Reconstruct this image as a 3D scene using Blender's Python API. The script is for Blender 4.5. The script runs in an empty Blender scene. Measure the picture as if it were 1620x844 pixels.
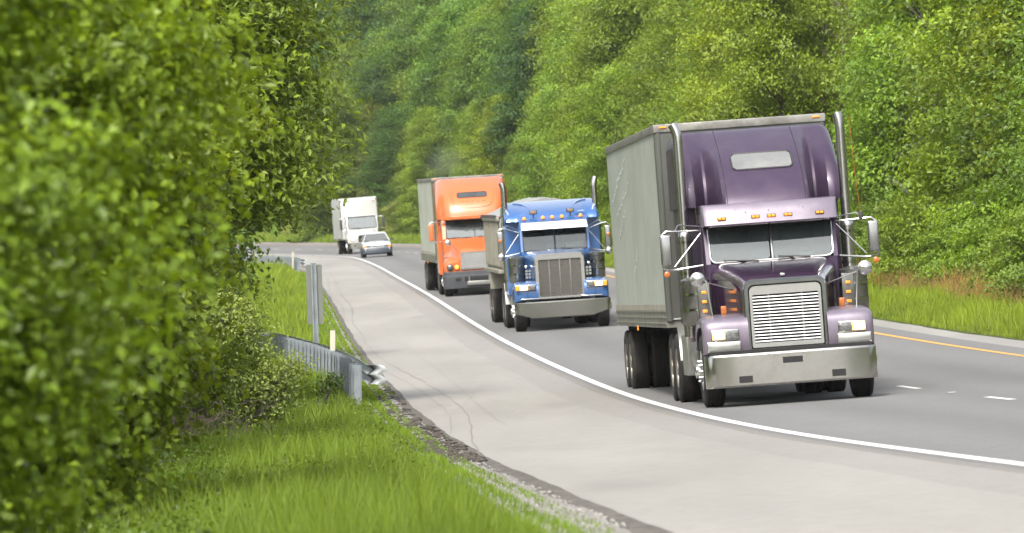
import bpy, bmesh, math, random
import numpy as np
from mathutils import Matrix, Vector

random.seed(7)
RNG = np.random.default_rng(7)
SC = bpy.context.scene
COL = SC.collection
R = math.radians

# ------------------------------------------------------------------ camera
EYE = 2.0                       # camera height in the scene's own metres
cam_d = bpy.data.cameras.new("camera")
cam_d.sensor_width = 36.0
cam_d.lens = 10500 / 1620 * 36.0
cam_d.clip_start = 0.5
cam_d.clip_end = 6000
cam_d.dof.use_dof = True
cam_d.dof.focus_distance = 104.0
cam_d.dof.aperture_fstop = 7.5
cam = bpy.data.objects.new("camera", cam_d)
COL.objects.link(cam)
cam.location = (0, 0, EYE)
cam.rotation_euler = (R(90) + math.atan(18 / 10500), 0, 0)
SC.camera = cam

# ------------------------------------------------------------------ light
SUN_ELEV, SUN_ROT = R(50), R(200)     # behind the camera's right shoulder, high
w = bpy.data.worlds.new("World"); SC.world = w; w.use_nodes = True
nt = w.node_tree
for n in list(nt.nodes): nt.nodes.remove(n)
sky = nt.nodes.new('ShaderNodeTexSky'); sky.sky_type = 'NISHITA'; sky.sun_disc = False
sky.sun_elevation = SUN_ELEV; sky.sun_rotation = SUN_ROT
sky.air_density = 1.0; sky.dust_density = 4.0; sky.ozone_density = 1.0
hsv = nt.nodes.new('ShaderNodeHueSaturation'); hsv.inputs['Saturation'].default_value = 0.35
bg = nt.nodes.new('ShaderNodeBackground'); bg.inputs['Strength'].default_value = 0.15
wo = nt.nodes.new('ShaderNodeOutputWorld')
nt.links.new(sky.outputs[0], hsv.inputs['Color']); nt.links.new(hsv.outputs[0], bg.inputs['Color'])
nt.links.new(bg.outputs[0], wo.inputs['Surface'])
sun_d = bpy.data.lights.new("sun", 'SUN'); sun_d.energy = 2.0; sun_d.angle = R(10)
sun_d.color = (1.0, 0.96, 0.88)
sun = bpy.data.objects.new("sun", sun_d); COL.objects.link(sun)
# sun direction: rotation measured from +Y towards +X
sdir = Vector((math.sin(SUN_ROT) * math.cos(SUN_ELEV), math.cos(SUN_ROT) * math.cos(SUN_ELEV), math.sin(SUN_ELEV)))
sun.rotation_euler = sdir.to_track_quat('Z', 'Y').to_euler()
SC.view_settings.view_transform = 'Standard'
SC.view_settings.look = 'None'
SC.view_settings.exposure = 1.12
SC.view_settings.gamma = 1.0
SC.view_settings.use_curve_mapping = False
SC.cycles.use_denoising = True
SC.cycles.denoiser = 'OPENIMAGEDENOISE'
SC.cycles.denoising_prefilter = 'ACCURATE'
SC.cycles.denoising_input_passes = 'RGB_ALBEDO_NORMAL'
SC.cycles.max_bounces = 8
SC.cycles.diffuse_bounces = 5
SC.cycles.glossy_bounces = 3
SC.cycles.transmission_bounces = 4
SC.cycles.transparent_max_bounces = 6
SC.cycles.volume_bounces = 0
SC.cycles.caustics_reflective = False
SC.cycles.caustics_refractive = False

# ------------------------------------------------------------------ materials
MATS = {}
def new_mat(name):
    m = bpy.data.materials.new(name); m.use_nodes = True
    nt = m.node_tree
    for n in list(nt.nodes): nt.nodes.remove(n)
    out = nt.nodes.new('ShaderNodeOutputMaterial')
    MATS[name] = m
    return m, nt, out
def node(nt, t, **kw):
    n = nt.nodes.new(t)
    for k, v in kw.items():
        if k in n.inputs.keys(): n.inputs[k].default_value = v
        else: setattr(n, k, v)
    return n
def c4(c): return (c[0], c[1], c[2], 1.0)
def pbr(name, col, rough=0.5, metal=0.0, var=0.12, scale=3.0, bump=0.0, bscale=40.0, spec=0.5, coat=0.0,
        dirt=None, dirt_amt=0.0, dirt_scale=1.5, stretch=(1, 1, 1), emit=None, estr=0.0, rvar=0.0):
    """procedural principled material: colour mottling, dirt patches, roughness variation, bump"""
    m, nt, out = new_mat(name)
    p = nt.nodes.new('ShaderNodeBsdfPrincipled')
    p.inputs['Roughness'].default_value = rough; p.inputs['Metallic'].default_value = metal
    p.inputs['Specular IOR Level'].default_value = spec
    p.inputs['Coat Weight'].default_value = coat
    p.inputs['Coat Roughness'].default_value = 0.08
    tc = nt.nodes.new('ShaderNodeTexCoord'); mp = nt.nodes.new('ShaderNodeMapping')
    mp.inputs['Scale'].default_value = stretch
    nt.links.new(tc.outputs['Object'], mp.inputs['Vector'])
    nz = node(nt, 'ShaderNodeTexNoise', Scale=scale, Detail=5.0, Roughness=0.6)
    nt.links.new(mp.outputs[0], nz.inputs['Vector'])
    rp = nt.nodes.new('ShaderNodeValToRGB')
    rp.color_ramp.elements[0].position = 0.3; rp.color_ramp.elements[1].position = 0.7
    rp.color_ramp.elements[0].color = c4([x * (1 - var) for x in col])
    rp.color_ramp.elements[1].color = c4([min(1, x * (1 + var)) for x in col])
    nt.links.new(nz.outputs['Fac'], rp.inputs[0])
    src = rp.outputs[0]
    if dirt is not None:
        n2 = node(nt, 'ShaderNodeTexNoise', Scale=dirt_scale, Detail=8.0, Roughness=0.7)
        nt.links.new(mp.outputs[0], n2.inputs['Vector'])
        r2 = nt.nodes.new('ShaderNodeValToRGB')
        r2.color_ramp.elements[0].position = 0.45; r2.color_ramp.elements[1].position = 0.75
        r2.color_ramp.elements[0].color = (0, 0, 0, 1); r2.color_ramp.elements[1].color = (dirt_amt,) * 3 + (1,)
        nt.links.new(n2.outputs['Fac'], r2.inputs[0])
        mx = node(nt, 'ShaderNodeMix', data_type='RGBA')
        nt.links.new(r2.outputs[0], mx.inputs[0]); nt.links.new(src, mx.inputs[6]); mx.inputs[7].default_value = c4(dirt)
        src = mx.outputs[2]
    nt.links.new(src, p.inputs['Base Color'])
    if rvar:
        mr = node(nt, 'ShaderNodeMapRange'); mr.inputs[3].default_value = max(0, rough - rvar); mr.inputs[4].default_value = min(1, rough + rvar)
        nt.links.new(nz.outputs['Fac'], mr.inputs[0]); nt.links.new(mr.outputs[0], p.inputs['Roughness'])
    if bump:
        nb = node(nt, 'ShaderNodeTexNoise', Scale=bscale, Detail=4.0)
        nt.links.new(mp.outputs[0], nb.inputs['Vector'])
        b = node(nt, 'ShaderNodeBump', Strength=bump, Distance=0.02)
        nt.links.new(nb.outputs['Fac'], b.inputs['Height']); nt.links.new(b.outputs[0], p.inputs['Normal'])
    if emit:
        p.inputs['Emission Color'].default_value = c4(emit); p.inputs['Emission Strength'].default_value = estr
    nt.links.new(p.outputs[0], out.inputs[0])
    return m

def glass_mat(name, tint=(0.30, 0.36, 0.36), refl=0.30, film=(.16, .34)):
    m, nt, out = new_mat(name)
    tr = nt.nodes.new('ShaderNodeBsdfTransparent'); tr.inputs[0].default_value = c4(tint)
    gl = nt.nodes.new('ShaderNodeBsdfGlossy'); gl.inputs['Roughness'].default_value = 0.05
    gl.inputs['Color'].default_value = (0.9, 0.95, 0.95, 1)
    df = nt.nodes.new('ShaderNodeBsdfDiffuse'); df.inputs[0].default_value = (0.20, 0.245, 0.25, 1)   # dust film, its bluish grey also painting glare on the pane
    lw = node(nt, 'ShaderNodeLayerWeight', Blend=0.35)
    mr = node(nt, 'ShaderNodeMapRange'); mr.inputs[3].default_value = refl; mr.inputs[4].default_value = 1.0
    nt.links.new(lw.outputs['Fresnel'], mr.inputs[0])
    mx = nt.nodes.new('ShaderNodeMixShader'); nt.links.new(mr.outputs[0], mx.inputs[0])
    nt.links.new(tr.outputs[0], mx.inputs[1]); nt.links.new(gl.outputs[0], mx.inputs[2])
    tc = nt.nodes.new('ShaderNodeTexCoord')
    nz = node(nt, 'ShaderNodeTexNoise', Scale=2.0, Detail=6.0); nt.links.new(tc.outputs['Object'], nz.inputs['Vector'])
    m2 = node(nt, 'ShaderNodeMapRange'); m2.inputs[1].default_value = .35; m2.inputs[2].default_value = .75
    m2.inputs[3].default_value = film[0]; m2.inputs[4].default_value = film[1]
    nt.links.new(nz.outputs['Fac'], m2.inputs[0])
    mx2 = nt.nodes.new('ShaderNodeMixShader'); nt.links.new(m2.outputs[0], mx2.inputs[0])
    nt.links.new(mx.outputs[0], mx2.inputs[1]); nt.links.new(df.outputs[0], mx2.inputs[2])
    nt.links.new(mx2.outputs[0], out.inputs[0])
    return m

# ------------------------------------------------------------------ mesh helpers
class MB:
    """collects faces for ONE mesh object, with a material per face"""
    def __init__(self): self.v = []; self.f = []; self.m = []; self.mats = []
    def mi(self, mat):
        if mat not in self.mats: self.mats.append(mat)
        return self.mats.index(mat)
    def add(self, vs, fs, mat):
        k = len(self.v); i = self.mi(mat)
        self.v += [tuple(map(float, p)) for p in vs]
        for f in fs: self.f.append(tuple(k + a for a in f)); self.m.append(i)
        return self
    def box(self, x0, x1, y0, y1, z0, z1, mat, b=0.0):
        if b <= 0:
            vs = [(x0,y0,z0),(x1,y0,z0),(x1,y1,z0),(x0,y1,z0),(x0,y0,z1),(x1,y0,z1),(x1,y1,z1),(x0,y1,z1)]
            return self.add(vs, [(0,3,2,1),(4,5,6,7),(0,1,5,4),(1,2,6,5),(2,3,7,6),(3,0,4,7)], mat)
        bm = bmesh.new(); bmesh.ops.create_cube(bm, size=1.0)
        for v in bm.verts: v.co = ((x0+x1)/2 + v.co.x*(x1-x0), (y0+y1)/2 + v.co.y*(y1-y0), (z0+z1)/2 + v.co.z*(z1-z0))
        bmesh.ops.bevel(bm, geom=list(bm.edges), offset=b, segments=3, affect='EDGES', profile=0.5)
        bm.verts.index_update()
        self.add([v.co[:] for v in bm.verts], [[v.index for v in f.verts] for f in bm.faces], mat); bm.free()
        return self
    def loft(self, rings, mat, closed=True, cap0=False, cap1=False, flip=False):
        n = len(rings[0]); vs = [p for r in rings for p in r]; fs = []
        for i in range(len(rings) - 1):
            for j in range(n if closed else n - 1):
                a, b2 = i*n + j, i*n + (j+1) % n
                q = (a, b2, b2 + n, a + n); fs.append(q[::-1] if flip else q)
        if cap0: fs.append(tuple(range(n))[::-1])
        if cap1: fs.append(tuple((len(rings)-1)*n + j for j in range(n)))
        return self.add(vs, fs, mat)
    def tube(self, pts, r, mat, seg=10, caps=True):
        pts = [Vector(p) for p in pts]; rings = []
        up = Vector((0.13, 0.21, 0.97)).normalized(); prev = None
        for i, p in enumerate(pts):
            t = (pts[min(i+1, len(pts)-1)] - pts[max(i-1, 0)]).normalized()
            a = up if prev is None else prev
            a = a - t * a.dot(t)
            if a.length < 0.05: a = Vector((1, 0, 0)) - t * t.x
            a.normalize(); prev = a; b = t.cross(a); rr = r[i] if isinstance(r, (list, tuple)) else r
            rings.append([p + (a*math.cos(q) + b*math.sin(q))*rr for q in [2*math.pi*k/seg for k in range(seg)]])
        return self.loft(rings, mat, True, caps, caps)
    def lathe(self, prof, axis, c, mat, seg=32, caps=False):
        """prof: (along, radius) pairs; axis 'x','y','z'; c = centre"""
        rings = []
        for a, r in prof:
            ring = []
            for k in range(seg):
                q = 2*math.pi*k/seg; u, v = r*math.cos(q), r*math.sin(q)
                ring.append({'x': (c[0]+a, c[1]+u, c[2]+v), 'y': (c[0]+v, c[1]+a, c[2]+u), 'z': (c[0]+u, c[1]+v, c[2]+a)}[axis])
            rings.append(ring)
        return self.loft(rings, mat, True, caps, caps)
    def prism(self, poly, x0, x1, mat, skip=()):
        """side profile (y,z) extruded across x; skip = indices of rim faces left open"""
        n = len(poly)
        vs = [(x0, y, z) for y, z in poly] + [(x1, y, z) for y, z in poly]
        fs = [tuple(range(n)), tuple(range(2*n-1, n-1, -1))]
        for i in range(n):
            if i not in skip: fs.append((i, i+n, (i+1) % n + n, (i+1) % n))
        return self.add(vs, fs, mat)
    def plate(self, poly, y0, y1, mat):
        """front-view outline (x,z) given thickness along y"""
        n = len(poly)
        vs = [(x, y0, z) for x, z in poly] + [(x, y1, z) for x, z in poly]
        fs = [tuple(range(n)), tuple(range(2*n-1, n-1, -1))] + [(i, i+n, (i+1) % n + n, (i+1) % n) for i in range(n)]
        return self.add(vs, fs, mat)
    def mirror_x(self):
        """adds the mirrored copy of everything so far"""
        k = len(self.v); self.v += [(-x, y, z) for x, y, z in self.v]
        self.f += [tuple(k + a for a in f)[::-1] for f in self.f]; self.m += self.m[:]
        return self
    def build(self, name, parent=None, smooth=True, angle=38, bevel=0.0, loc=None):
        me = bpy.data.meshes.new(name); me.from_pydata(self.v, [], self.f)
        for mt in self.mats: me.materials.append(MATS[mt])
        me.polygons.foreach_set('material_index', self.m)
        bm = bmesh.new(); bm.from_mesh(me)
        bmesh.ops.recalc_face_normals(bm, faces=bm.faces)
        if smooth:
            ca = math.radians(angle)
            for f in bm.faces: f.smooth = True
            for e in bm.edges:
                if len(e.link_faces) == 2 and e.calc_face_angle(0) > ca: e.smooth = False
        bm.to_mesh(me); bm.free()
        o = bpy.data.objects.new(name, me); COL.objects.link(o)
        if parent is not None: o.parent = parent
        if loc is not None: o.location = loc
        if bevel:
            b = o.modifiers.new('bevel', 'BEVEL'); b.width = bevel; b.segments = 2; b.limit_method = 'ANGLE'; b.angle_limit = R(40)
            b.harden_normals = False
        return o

def rring(y, x0, x1, z0, z1, rt, rb=None, n=5):
    """rounded rectangle ring in the xz plane at y"""
    rb = rt if rb is None else rb
    pts = []
    for cx, cz, r, a0 in ((x1-rb, z0+rb, rb, -90), (x1-rt, z1-rt, rt, 0), (x0+rt, z1-rt, rt, 90), (x0+rb, z0+rb, rb, 180)):
        for k in range(n+1):
            a = R(a0 + 90*k/n); pts.append((cx + r*math.cos(a), y, cz + r*math.sin(a)))
    return pts
def r2(x0, x1, z0, z1, rt, rb=None, n=4): return [(p[0], p[2]) for p in rring(0, x0, x1, z0, z1, rt, rb, n)]

def tag(o, label=None, cat=None, group=None, kind=None):
    if label: o['label'] = label
    if cat: o['category'] = cat
    if group: o['group'] = group
    if kind: o['kind'] = kind
    return o
def empty(name, mat4=None):
    o = bpy.data.objects.new(name, None); o.empty_display_size = 0.5; COL.objects.link(o)
    if mat4 is not None: o.matrix_world = mat4
    return o
def copy_part(src, parent, loc=None, rotz=None):
    c = src.copy(); COL.objects.link(c); c.parent = parent
    if loc is not None: c.location = loc
    if rotz is not None: c.rotation_euler = (0, 0, rotz)
    for ch in [k for k in src.children]:
        d = ch.copy(); COL.objects.link(d); d.parent = c
    return c
def fast_mesh(name, verts, faces_flat, per, mats, smooth=False, tint=None):
    """big mesh from numpy arrays; faces all with `per` corners; tint = one value per vertex"""
    me = bpy.data.meshes.new(name)
    nv = len(verts); nf = len(faces_flat) // per
    me.vertices.add(nv); me.vertices.foreach_set('co', np.asarray(verts, np.float32).ravel())
    me.loops.add(nf*per); me.loops.foreach_set('vertex_index', np.asarray(faces_flat, np.int32))
    me.polygons.add(nf); me.polygons.foreach_set('loop_start', np.arange(0, nf*per, per, dtype=np.int32))
    me.polygons.foreach_set('loop_total', np.full(nf, per, np.int32))
    if smooth: me.polygons.foreach_set('use_smooth', np.ones(nf, bool))
    if tint is not None:
        a = me.attributes.new('tint', 'FLOAT', 'POINT'); a.data.foreach_set('value', np.asarray(tint, np.float32))
    for mt in mats: me.materials.append(MATS[mt])
    me.update(calc_edges=True)
    return me

# ------------------------------------------------------------------ the road's own frame
def nat_spline(xs, ys):
    xs=np.array(xs,float); ys=np.array(ys,float); n=len(xs); h=np.diff(xs)
    A=np.zeros((n,n)); b=np.zeros(n); A[0,0]=A[-1,-1]=1
    for i in range(1,n-1):
        A[i,i-1]=h[i-1]; A[i,i]=2*(h[i-1]+h[i]); A[i,i+1]=h[i]
        b[i]=6*((ys[i+1]-ys[i])/h[i]-(ys[i]-ys[i-1])/h[i-1])
    M=np.linalg.solve(A,b)
    def f(x):
        x=np.asarray(x,float); i=np.clip(np.searchsorted(xs,x)-1,0,n-2)
        a=xs[i+1]-x; c=x-xs[i]; H=h[i]
        return (M[i]*a**3+M[i+1]*c**3)/(6*H)+(ys[i]/H-M[i]*H/6)*a+(ys[i+1]/H-M[i+1]*H/6)*c
    return f
LX=nat_spline([-80,0,51,93.75,168,228,290,350,385,430,460,520,600,750,1000],
              [9.4,6.1,3.95,2.37,-.50,-2.70,-4.95,-7.2,-9.0,-11.9,-15.2,-25,-43,-92,-215])
LZ=nat_spline([-80,0,30,51,70,93.75,109,120,168,228,290,320,350,385,430,460,520,600,1000],
              [-.9,-1.05,-1.2,-1.437,-1.68,-1.866,-1.885,-1.84,-1.424,-.674,0,.30,.67,1.13,1.42,1.6,1.95,2.4,4])
LB=nat_spline([-80,60,170,350,450,1000],[.070,.073,.066,.068,.085,.085])
def frame(Y):
    X=float(LX(Y)); Z=float(LZ(Y))+EYE; e=.5
    t=np.array([float(LX(Y+e)-LX(Y-e)),2*e,float(LZ(Y+e)-LZ(Y-e))]); t/=np.linalg.norm(t)
    r=np.array([t[1],-t[0],0]); r/=np.linalg.norm(r); r=r+np.array([0,0,float(LB(Y))])
    r=r-t*r.dot(t); r/=np.linalg.norm(r)
    return np.array([X,Y,Z]),r,t,np.cross(r,t)
def side_profile(u):
    """ground height against the banked road surface, u metres right of the white edge line"""
    u = np.asarray(u, float)
    left = np.clip(-4.3 - u, 0, 6) * -0.13 + np.clip(-10.3 - u, 0, 150) * 0.02
    right = np.clip(u - 8.9, 0, 3.6) * 0.10 + np.clip(u - 12.5, 0, 9) * 0.24 + np.clip(u - 21.5, 0, 120) * 0.40
    return left + right
def gz(Y, u):
    return LZ(Y) + EYE + LB(Y) * np.clip(u, -5, 9) + side_profile(u)
def lat(Y):
    """horizontal unit vector to the right of the road (vectorised)"""
    dx = (LX(Y+.5)-LX(Y-.5)); n = np.sqrt(1+dx*dx)
    return 1/n, -dx/n
def pos(Y, u, h=0.0):
    Y = np.asarray(Y, float); u = np.asarray(u, float)
    a, b = lat(Y)
    return np.stack([LX(Y)+a*u, Y+b*u, gz(Y, u)+h+0*u], -1)
def truck_matrix(Y, u, yaw=0.0):
    o, r, t, n = frame(Y); o = o + r*u
    M = Matrix(((r[0],t[0],n[0],o[0]),(r[1],t[1],n[1],o[1]),(r[2],t[2],n[2],o[2]),(0,0,0,1)))
    return M @ Matrix.Rotation(yaw, 4, 'Z')
def ground_matrix(Y, u, rotz=0.0, h=0.0):
    p = pos(Y, u, h); return Matrix.Translation(Vector(p.tolist())) @ Matrix.Rotation(rotz, 4, 'Z')
CRACKS = [([(336.0, -2.64), (310.5, -2.72), (288.0, -2.74), (266.5, -2.99), (251.5, -3.02), (238.0, -2.94), (227.5, -2.89), (216.5, -2.92), (206.0, -3.02)], 0.009),
  ([(288.0, -2.75), (239.0, -2.95), (219.5, -2.91), (194.0, -3.19), (178.5, -3.15), (166.0, -3.22), (150.0, -3.16), (138.0, -2.97), (128.5, -2.8), (118.0, -2.7), (109.5, -2.68), (102.0, -2.75), (93.0, -2.97), (84.0, -3.24), (73.5, -3.45)], 0.012),
  ([(333.5, -2.98), (308.0, -3.0), (278.0, -3.12), (255.5, -3.35), (242.0, -3.38), (230.0, -3.25), (219.5, -3.2), (207.0, -3.3)], 0.007),
  ([(309.5, -2.94), (265.5, -3.24), (243.5, -3.35), (229.5, -3.17), (212.5, -3.25), (198.0, -3.39)], 0.006),
  ([(138.0, -3.3), (128.5, -3.1), (119.0, -3.0), (108.5, -2.97), (102.0, -3.03), (95.5, -3.18), (89.5, -3.35)], 0.007),
  ([(202.0, -2.44), (176.0, -2.38), (157.0, -2.33), (140.5, -2.25), (120.5, -2.3), (105.0, -2.42), (92.0, -2.53)], 0.004),
  ([(102.0, -3.01), (107.5, -2.63), (115.0, -2.24), (121.0, -1.88), (125.5, -1.47)], 0.003),
  ([(372.0, -1.25), (354.5, -1.51), (342.5, -1.74)], 0.005)]
# ================================================================== ground and road
def ground_mats():
    # asphalt with coarse aggregate and long wear bands
    for name, col, sc, col2 in (('asphalt', (0.165, 0.163, 0.160), 9.0, (0.145, 0.143, 0.141)), ('chip_seal', (0.25, 0.24, 0.224), 14.0, (0.222, 0.212, 0.197)),
                                ('shoulder', (0.282, 0.270, 0.248), 5.0, (0.230, 0.220, 0.202)), ('concrete', (0.28, 0.272, 0.255), 8.0, (0.22, 0.212, 0.20))):
        m, nt, out = new_mat(name)
        p = node(nt, 'ShaderNodeBsdfPrincipled', Roughness=0.9)
        p.inputs['Specular IOR Level'].default_value = 0.25
        tc = nt.nodes.new('ShaderNodeTexCoord')
        big = node(nt, 'ShaderNodeTexNoise', Scale=0.35, Detail=4.0, Roughness=0.55)
        mp = nt.nodes.new('ShaderNodeMapping'); mp.inputs['Scale'].default_value = (1.0, 0.12, 1)
        nt.links.new(tc.outputs['Object'], mp.inputs['Vector']); nt.links.new(mp.outputs[0], big.inputs['Vector'])
        fine = node(nt, 'ShaderNodeTexNoise', Scale=sc*3, Detail=3.0, Roughness=0.8)
        nt.links.new(tc.outputs['Object'], fine.inputs['Vector'])
        r1 = nt.nodes.new('ShaderNodeValToRGB')
        r1.color_ramp.elements[0].position = .35; r1.color_ramp.elements[1].position = .65
        r1.color_ramp.elements[0].color = c4(col2); r1.color_ramp.elements[1].color = c4(col)
        nt.links.new(big.outputs['Fac'], r1.inputs[0])
        mr = node(nt, 'ShaderNodeMapRange'); mr.inputs[1].default_value = .3; mr.inputs[2].default_value = .7
        mr.inputs[3].default_value = 0.80 if name != 'shoulder' else 0.93; mr.inputs[4].default_value = 1.18 if name != 'shoulder' else 1.07
        nt.links.new(fine.outputs['Fac'], mr.inputs[0])
        mx = node(nt, 'ShaderNodeMix', data_type='RGBA', blend_type='MULTIPLY'); mx.inputs[0].default_value = 1
        nt.links.new(r1.outputs[0], mx.inputs[6]); nt.links.new(mr.outputs[0], mx.inputs[7])
        mid = node(nt, 'ShaderNodeTexNoise', Scale=5.0, Detail=4.0, Roughness=0.75); nt.links.new(tc.outputs['Object'], mid.inputs['Vector'])
        md = node(nt, 'ShaderNodeMapRange'); md.inputs[1].default_value = .35; md.inputs[2].default_value = .65; md.inputs[3].default_value = .93; md.inputs[4].default_value = 1.07
        nt.links.new(mid.outputs['Fac'], md.inputs[0])
        mm = node(nt, 'ShaderNodeMix', data_type='RGBA', blend_type='MULTIPLY'); mm.inputs[0].default_value = 1
        nt.links.new(mx.outputs[2], mm.inputs[6]); nt.links.new(md.outputs[0], mm.inputs[7])
        src = mm.outputs[2]
        if name in ('shoulder', 'asphalt'):
            # sparse small dark spots (tar, rubber, stones)
            vo = node(nt, 'ShaderNodeTexVoronoi', Scale=1.1); nt.links.new(tc.outputs['Object'], vo.inputs['Vector'])
            lt = node(nt, 'ShaderNodeMath', operation='LESS_THAN'); lt.inputs[1].default_value = 0.045 if name == 'shoulder' else .03
            nt.links.new(vo.outputs['Distance'], lt.inputs[0])
            ml = node(nt, 'ShaderNodeMath', operation='MULTIPLY'); ml.inputs[1].default_value = .5
            nt.links.new(lt.outputs[0], ml.inputs[0])
            m3 = node(nt, 'ShaderNodeMix', data_type='RGBA'); nt.links.new(ml.outputs[0], m3.inputs[0])
            nt.links.new(src, m3.inputs[6]); m3.inputs[7].default_value = (.06, .055, .05, 1); src = m3.outputs[2]
            # old tyre rubber: thin faint streaks across
            mp2 = nt.nodes.new('ShaderNodeMapping'); mp2.inputs['Scale'].default_value = (0.5, 0.10, 1); mp2.inputs['Rotation'].default_value = (0, 0, R(6))
            nt.links.new(tc.outputs['Object'], mp2.inputs['Vector'])
            st = node(nt, 'ShaderNodeTexNoise', Scale=0.9, Detail=2.0); nt.links.new(mp2.outputs[0], st.inputs['Vector'])
            r3 = nt.nodes.new('ShaderNodeValToRGB'); r3.color_ramp.elements[0].position = .60; r3.color_ramp.elements[1].position = .74
            r3.color_ramp.elements[0].color = (0, 0, 0, 1); r3.color_ramp.elements[1].color = (.28, .28, .28, 1)
            nt.links.new(st.outputs['Fac'], r3.inputs[0])
            m4 = node(nt, 'ShaderNodeMix', data_type='RGBA'); nt.links.new(r3.outputs[0], m4.inputs[0])
            nt.links.new(src, m4.inputs[6]); m4.inputs[7].default_value = (.15, .14, .13, 1) if name == 'shoulder' else (.10, .10, .10, 1); src = m4.outputs[2]
        if name == 'asphalt':
            # traffic wear across each lane: oil-darkened middle, polished wheel tracks
            at = nt.nodes.new('ShaderNodeAttribute'); at.attribute_name = 'tint'
            ph = node(nt, 'ShaderNodeMath', operation='MULTIPLY'); ph.inputs[1].default_value = 6.2832/3.66; nt.links.new(at.outputs['Fac'], ph.inputs[0])
            cs = node(nt, 'ShaderNodeMath', operation='COSINE'); nt.links.new(ph.outputs[0], cs.inputs[0])
            p2 = node(nt, 'ShaderNodeMath', operation='MULTIPLY'); p2.inputs[1].default_value = 2.0; nt.links.new(ph.outputs[0], p2.inputs[0])
            c2 = node(nt, 'ShaderNodeMath', operation='COSINE'); nt.links.new(p2.outputs[0], c2.inputs[0])
            a1 = node(nt, 'ShaderNodeMath', operation='MULTIPLY_ADD'); a1.inputs[1].default_value = .045; a1.inputs[2].default_value = .97; nt.links.new(cs.outputs[0], a1.inputs[0])
            a2 = node(nt, 'ShaderNodeMath', operation='MULTIPLY_ADD'); a2.inputs[1].default_value = -.05; nt.links.new(c2.outputs[0], a2.inputs[0]); nt.links.new(a1.outputs[0], a2.inputs[2])
            m5 = node(nt, 'ShaderNodeMix', data_type='RGBA', blend_type='MULTIPLY'); m5.inputs[0].default_value = 1
            nt.links.new(src, m5.inputs[6]); nt.links.new(a2.outputs[0], m5.inputs[7]); src = m5.outputs[2]
        nt.links.new(src, p.inputs['Base Color'])
        b = node(nt, 'ShaderNodeBump', Strength=0.35, Distance=0.01)
        nt.links.new(fine.outputs['Fac'], b.inputs['Height']); nt.links.new(b.outputs[0], p.inputs['Normal'])
        nt.links.new(p.outputs[0], out.inputs[0])
    pbr('tar', (0.035, 0.033, 0.03), 0.8, var=.3, scale=20)
    pbr('crack', (0.165, 0.155, 0.14), 0.9, var=.3, scale=20)
    pbr('edge_dark', (0.075, 0.068, 0.058), 0.95, var=.4, scale=12, bump=.6, bscale=30, dirt=(.2,.18,.15), dirt_amt=.8, dirt_scale=6)
    pbr('line_white', (0.62, 0.62, 0.60), 0.7, var=.05, scale=12, dirt=(.30,.29,.28), dirt_amt=.7, dirt_scale=5)
    pbr('line_yellow', (0.58, 0.29, 0.05), 0.7, var=.07, scale=12, dirt=(.4,.3,.15), dirt_amt=.4, dirt_scale=5)
    pbr('gravel', (0.21, 0.20, 0.18), 0.95, var=.55, scale=26, bump=1.0, bscale=30, dirt=(.10,.085,.06), dirt_amt=.8, dirt_scale=3)
    pbr('stone', (0.25, 0.24, 0.22), 0.9, var=.35, scale=3)
    pbr('debris', (0.06, 0.052, 0.042), 0.95, var=.5, scale=9)
    pbr('soil', (0.055, 0.070, 0.022), 1.0, var=.45, scale=1.6, bump=1.0, bscale=6, dirt=(.06,.045,.025), dirt_amt=.7, dirt_scale=.5, spec=.1)
ground_mats()

YS = np.concatenate([np.arange(-80, 20, 10), np.arange(20, 470, 1.0), np.arange(470, 1000, 5.0)])
def strip(name, us, mat, h=0.0, ys=YS, parent=None, jitter=None):
    """one sheet following the road between lateral offsets us"""
    us = np.asarray(us, float)
    Yg, Ug = np.meshgrid(ys, us, indexing='ij')
    if jitter is not None: Ug = Ug + jitter(Yg, Ug)
    P = pos(Yg, Ug, h).reshape(-1, 3)
    n, m = len(ys), len(us)
    i, j = np.meshgrid(np.arange(n-1), np.arange(m-1), indexing='ij'); a = (i*m+j).ravel()
    F = np.stack([a, a+1, a+m+1, a+m], -1).ravel()
    me = fast_mesh(name, P, F, 4, [mat], smooth=True, tint=Ug.ravel())
    o = bpy.data.objects.new(name, me); COL.objects.link(o)
    if parent is not None: o.parent = parent
    else: tag(o, kind='structure')
    return o
def dashed(name, segs, mat, h, w, u=None):
    V = []; Fc = []
    for (y0, y1, uu) in segs:
        for k in range(5):
            y = y0 + (y1-y0)*k/4
            for s in (-w/2, w/2): V.append(pos(y, uu+s, h))
        b = len(V) - 10
        for k in range(4): Fc += [b+2*k, b+2*k+1, b+2*k+3, b+2*k+2]
    me = fast_mesh(name, np.array(V), Fc, 4, [mat]); o = bpy.data.objects.new(name, me); COL.objects.link(o)
    return tag(o, kind='structure')

def wob(Y, s): return 0.5*np.sin(Y*.31+s) + 0.3*np.sin(Y*.87+2*s) + .2*np.sin(Y*2.3+s*3)
strip('road', np.linspace(-.18, 8.0, 42), 'asphalt')
strip('road_joint', [-.33, -.18], 'crack', 0.0, jitter=lambda Y, U: np.where(U < -.25, .02*wob(Y, 1), 0))
strip('rough_strip', np.linspace(-1.0, -.33, 3), 'chip_seal', 0.0, jitter=lambda Y, U: np.where(U > -.5, .02*wob(Y, 1), .06*wob(Y*.4, 4)))
strip('shoulder', np.linspace(-3.4, -1.0, 6), 'shoulder', 0.0, jitter=lambda Y, U: np.where(U > -1.2, .06*wob(Y*.4, 4), np.where(U < -3.3, .03*wob(Y, 2), 0)))
strip('shoulder_edge', [-3.60, -3.4], 'edge_dark', -0.001, jitter=lambda Y, U: np.where(U < -3.5, .06*wob(Y*1.5, 5), .03*wob(Y, 2)))
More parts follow.
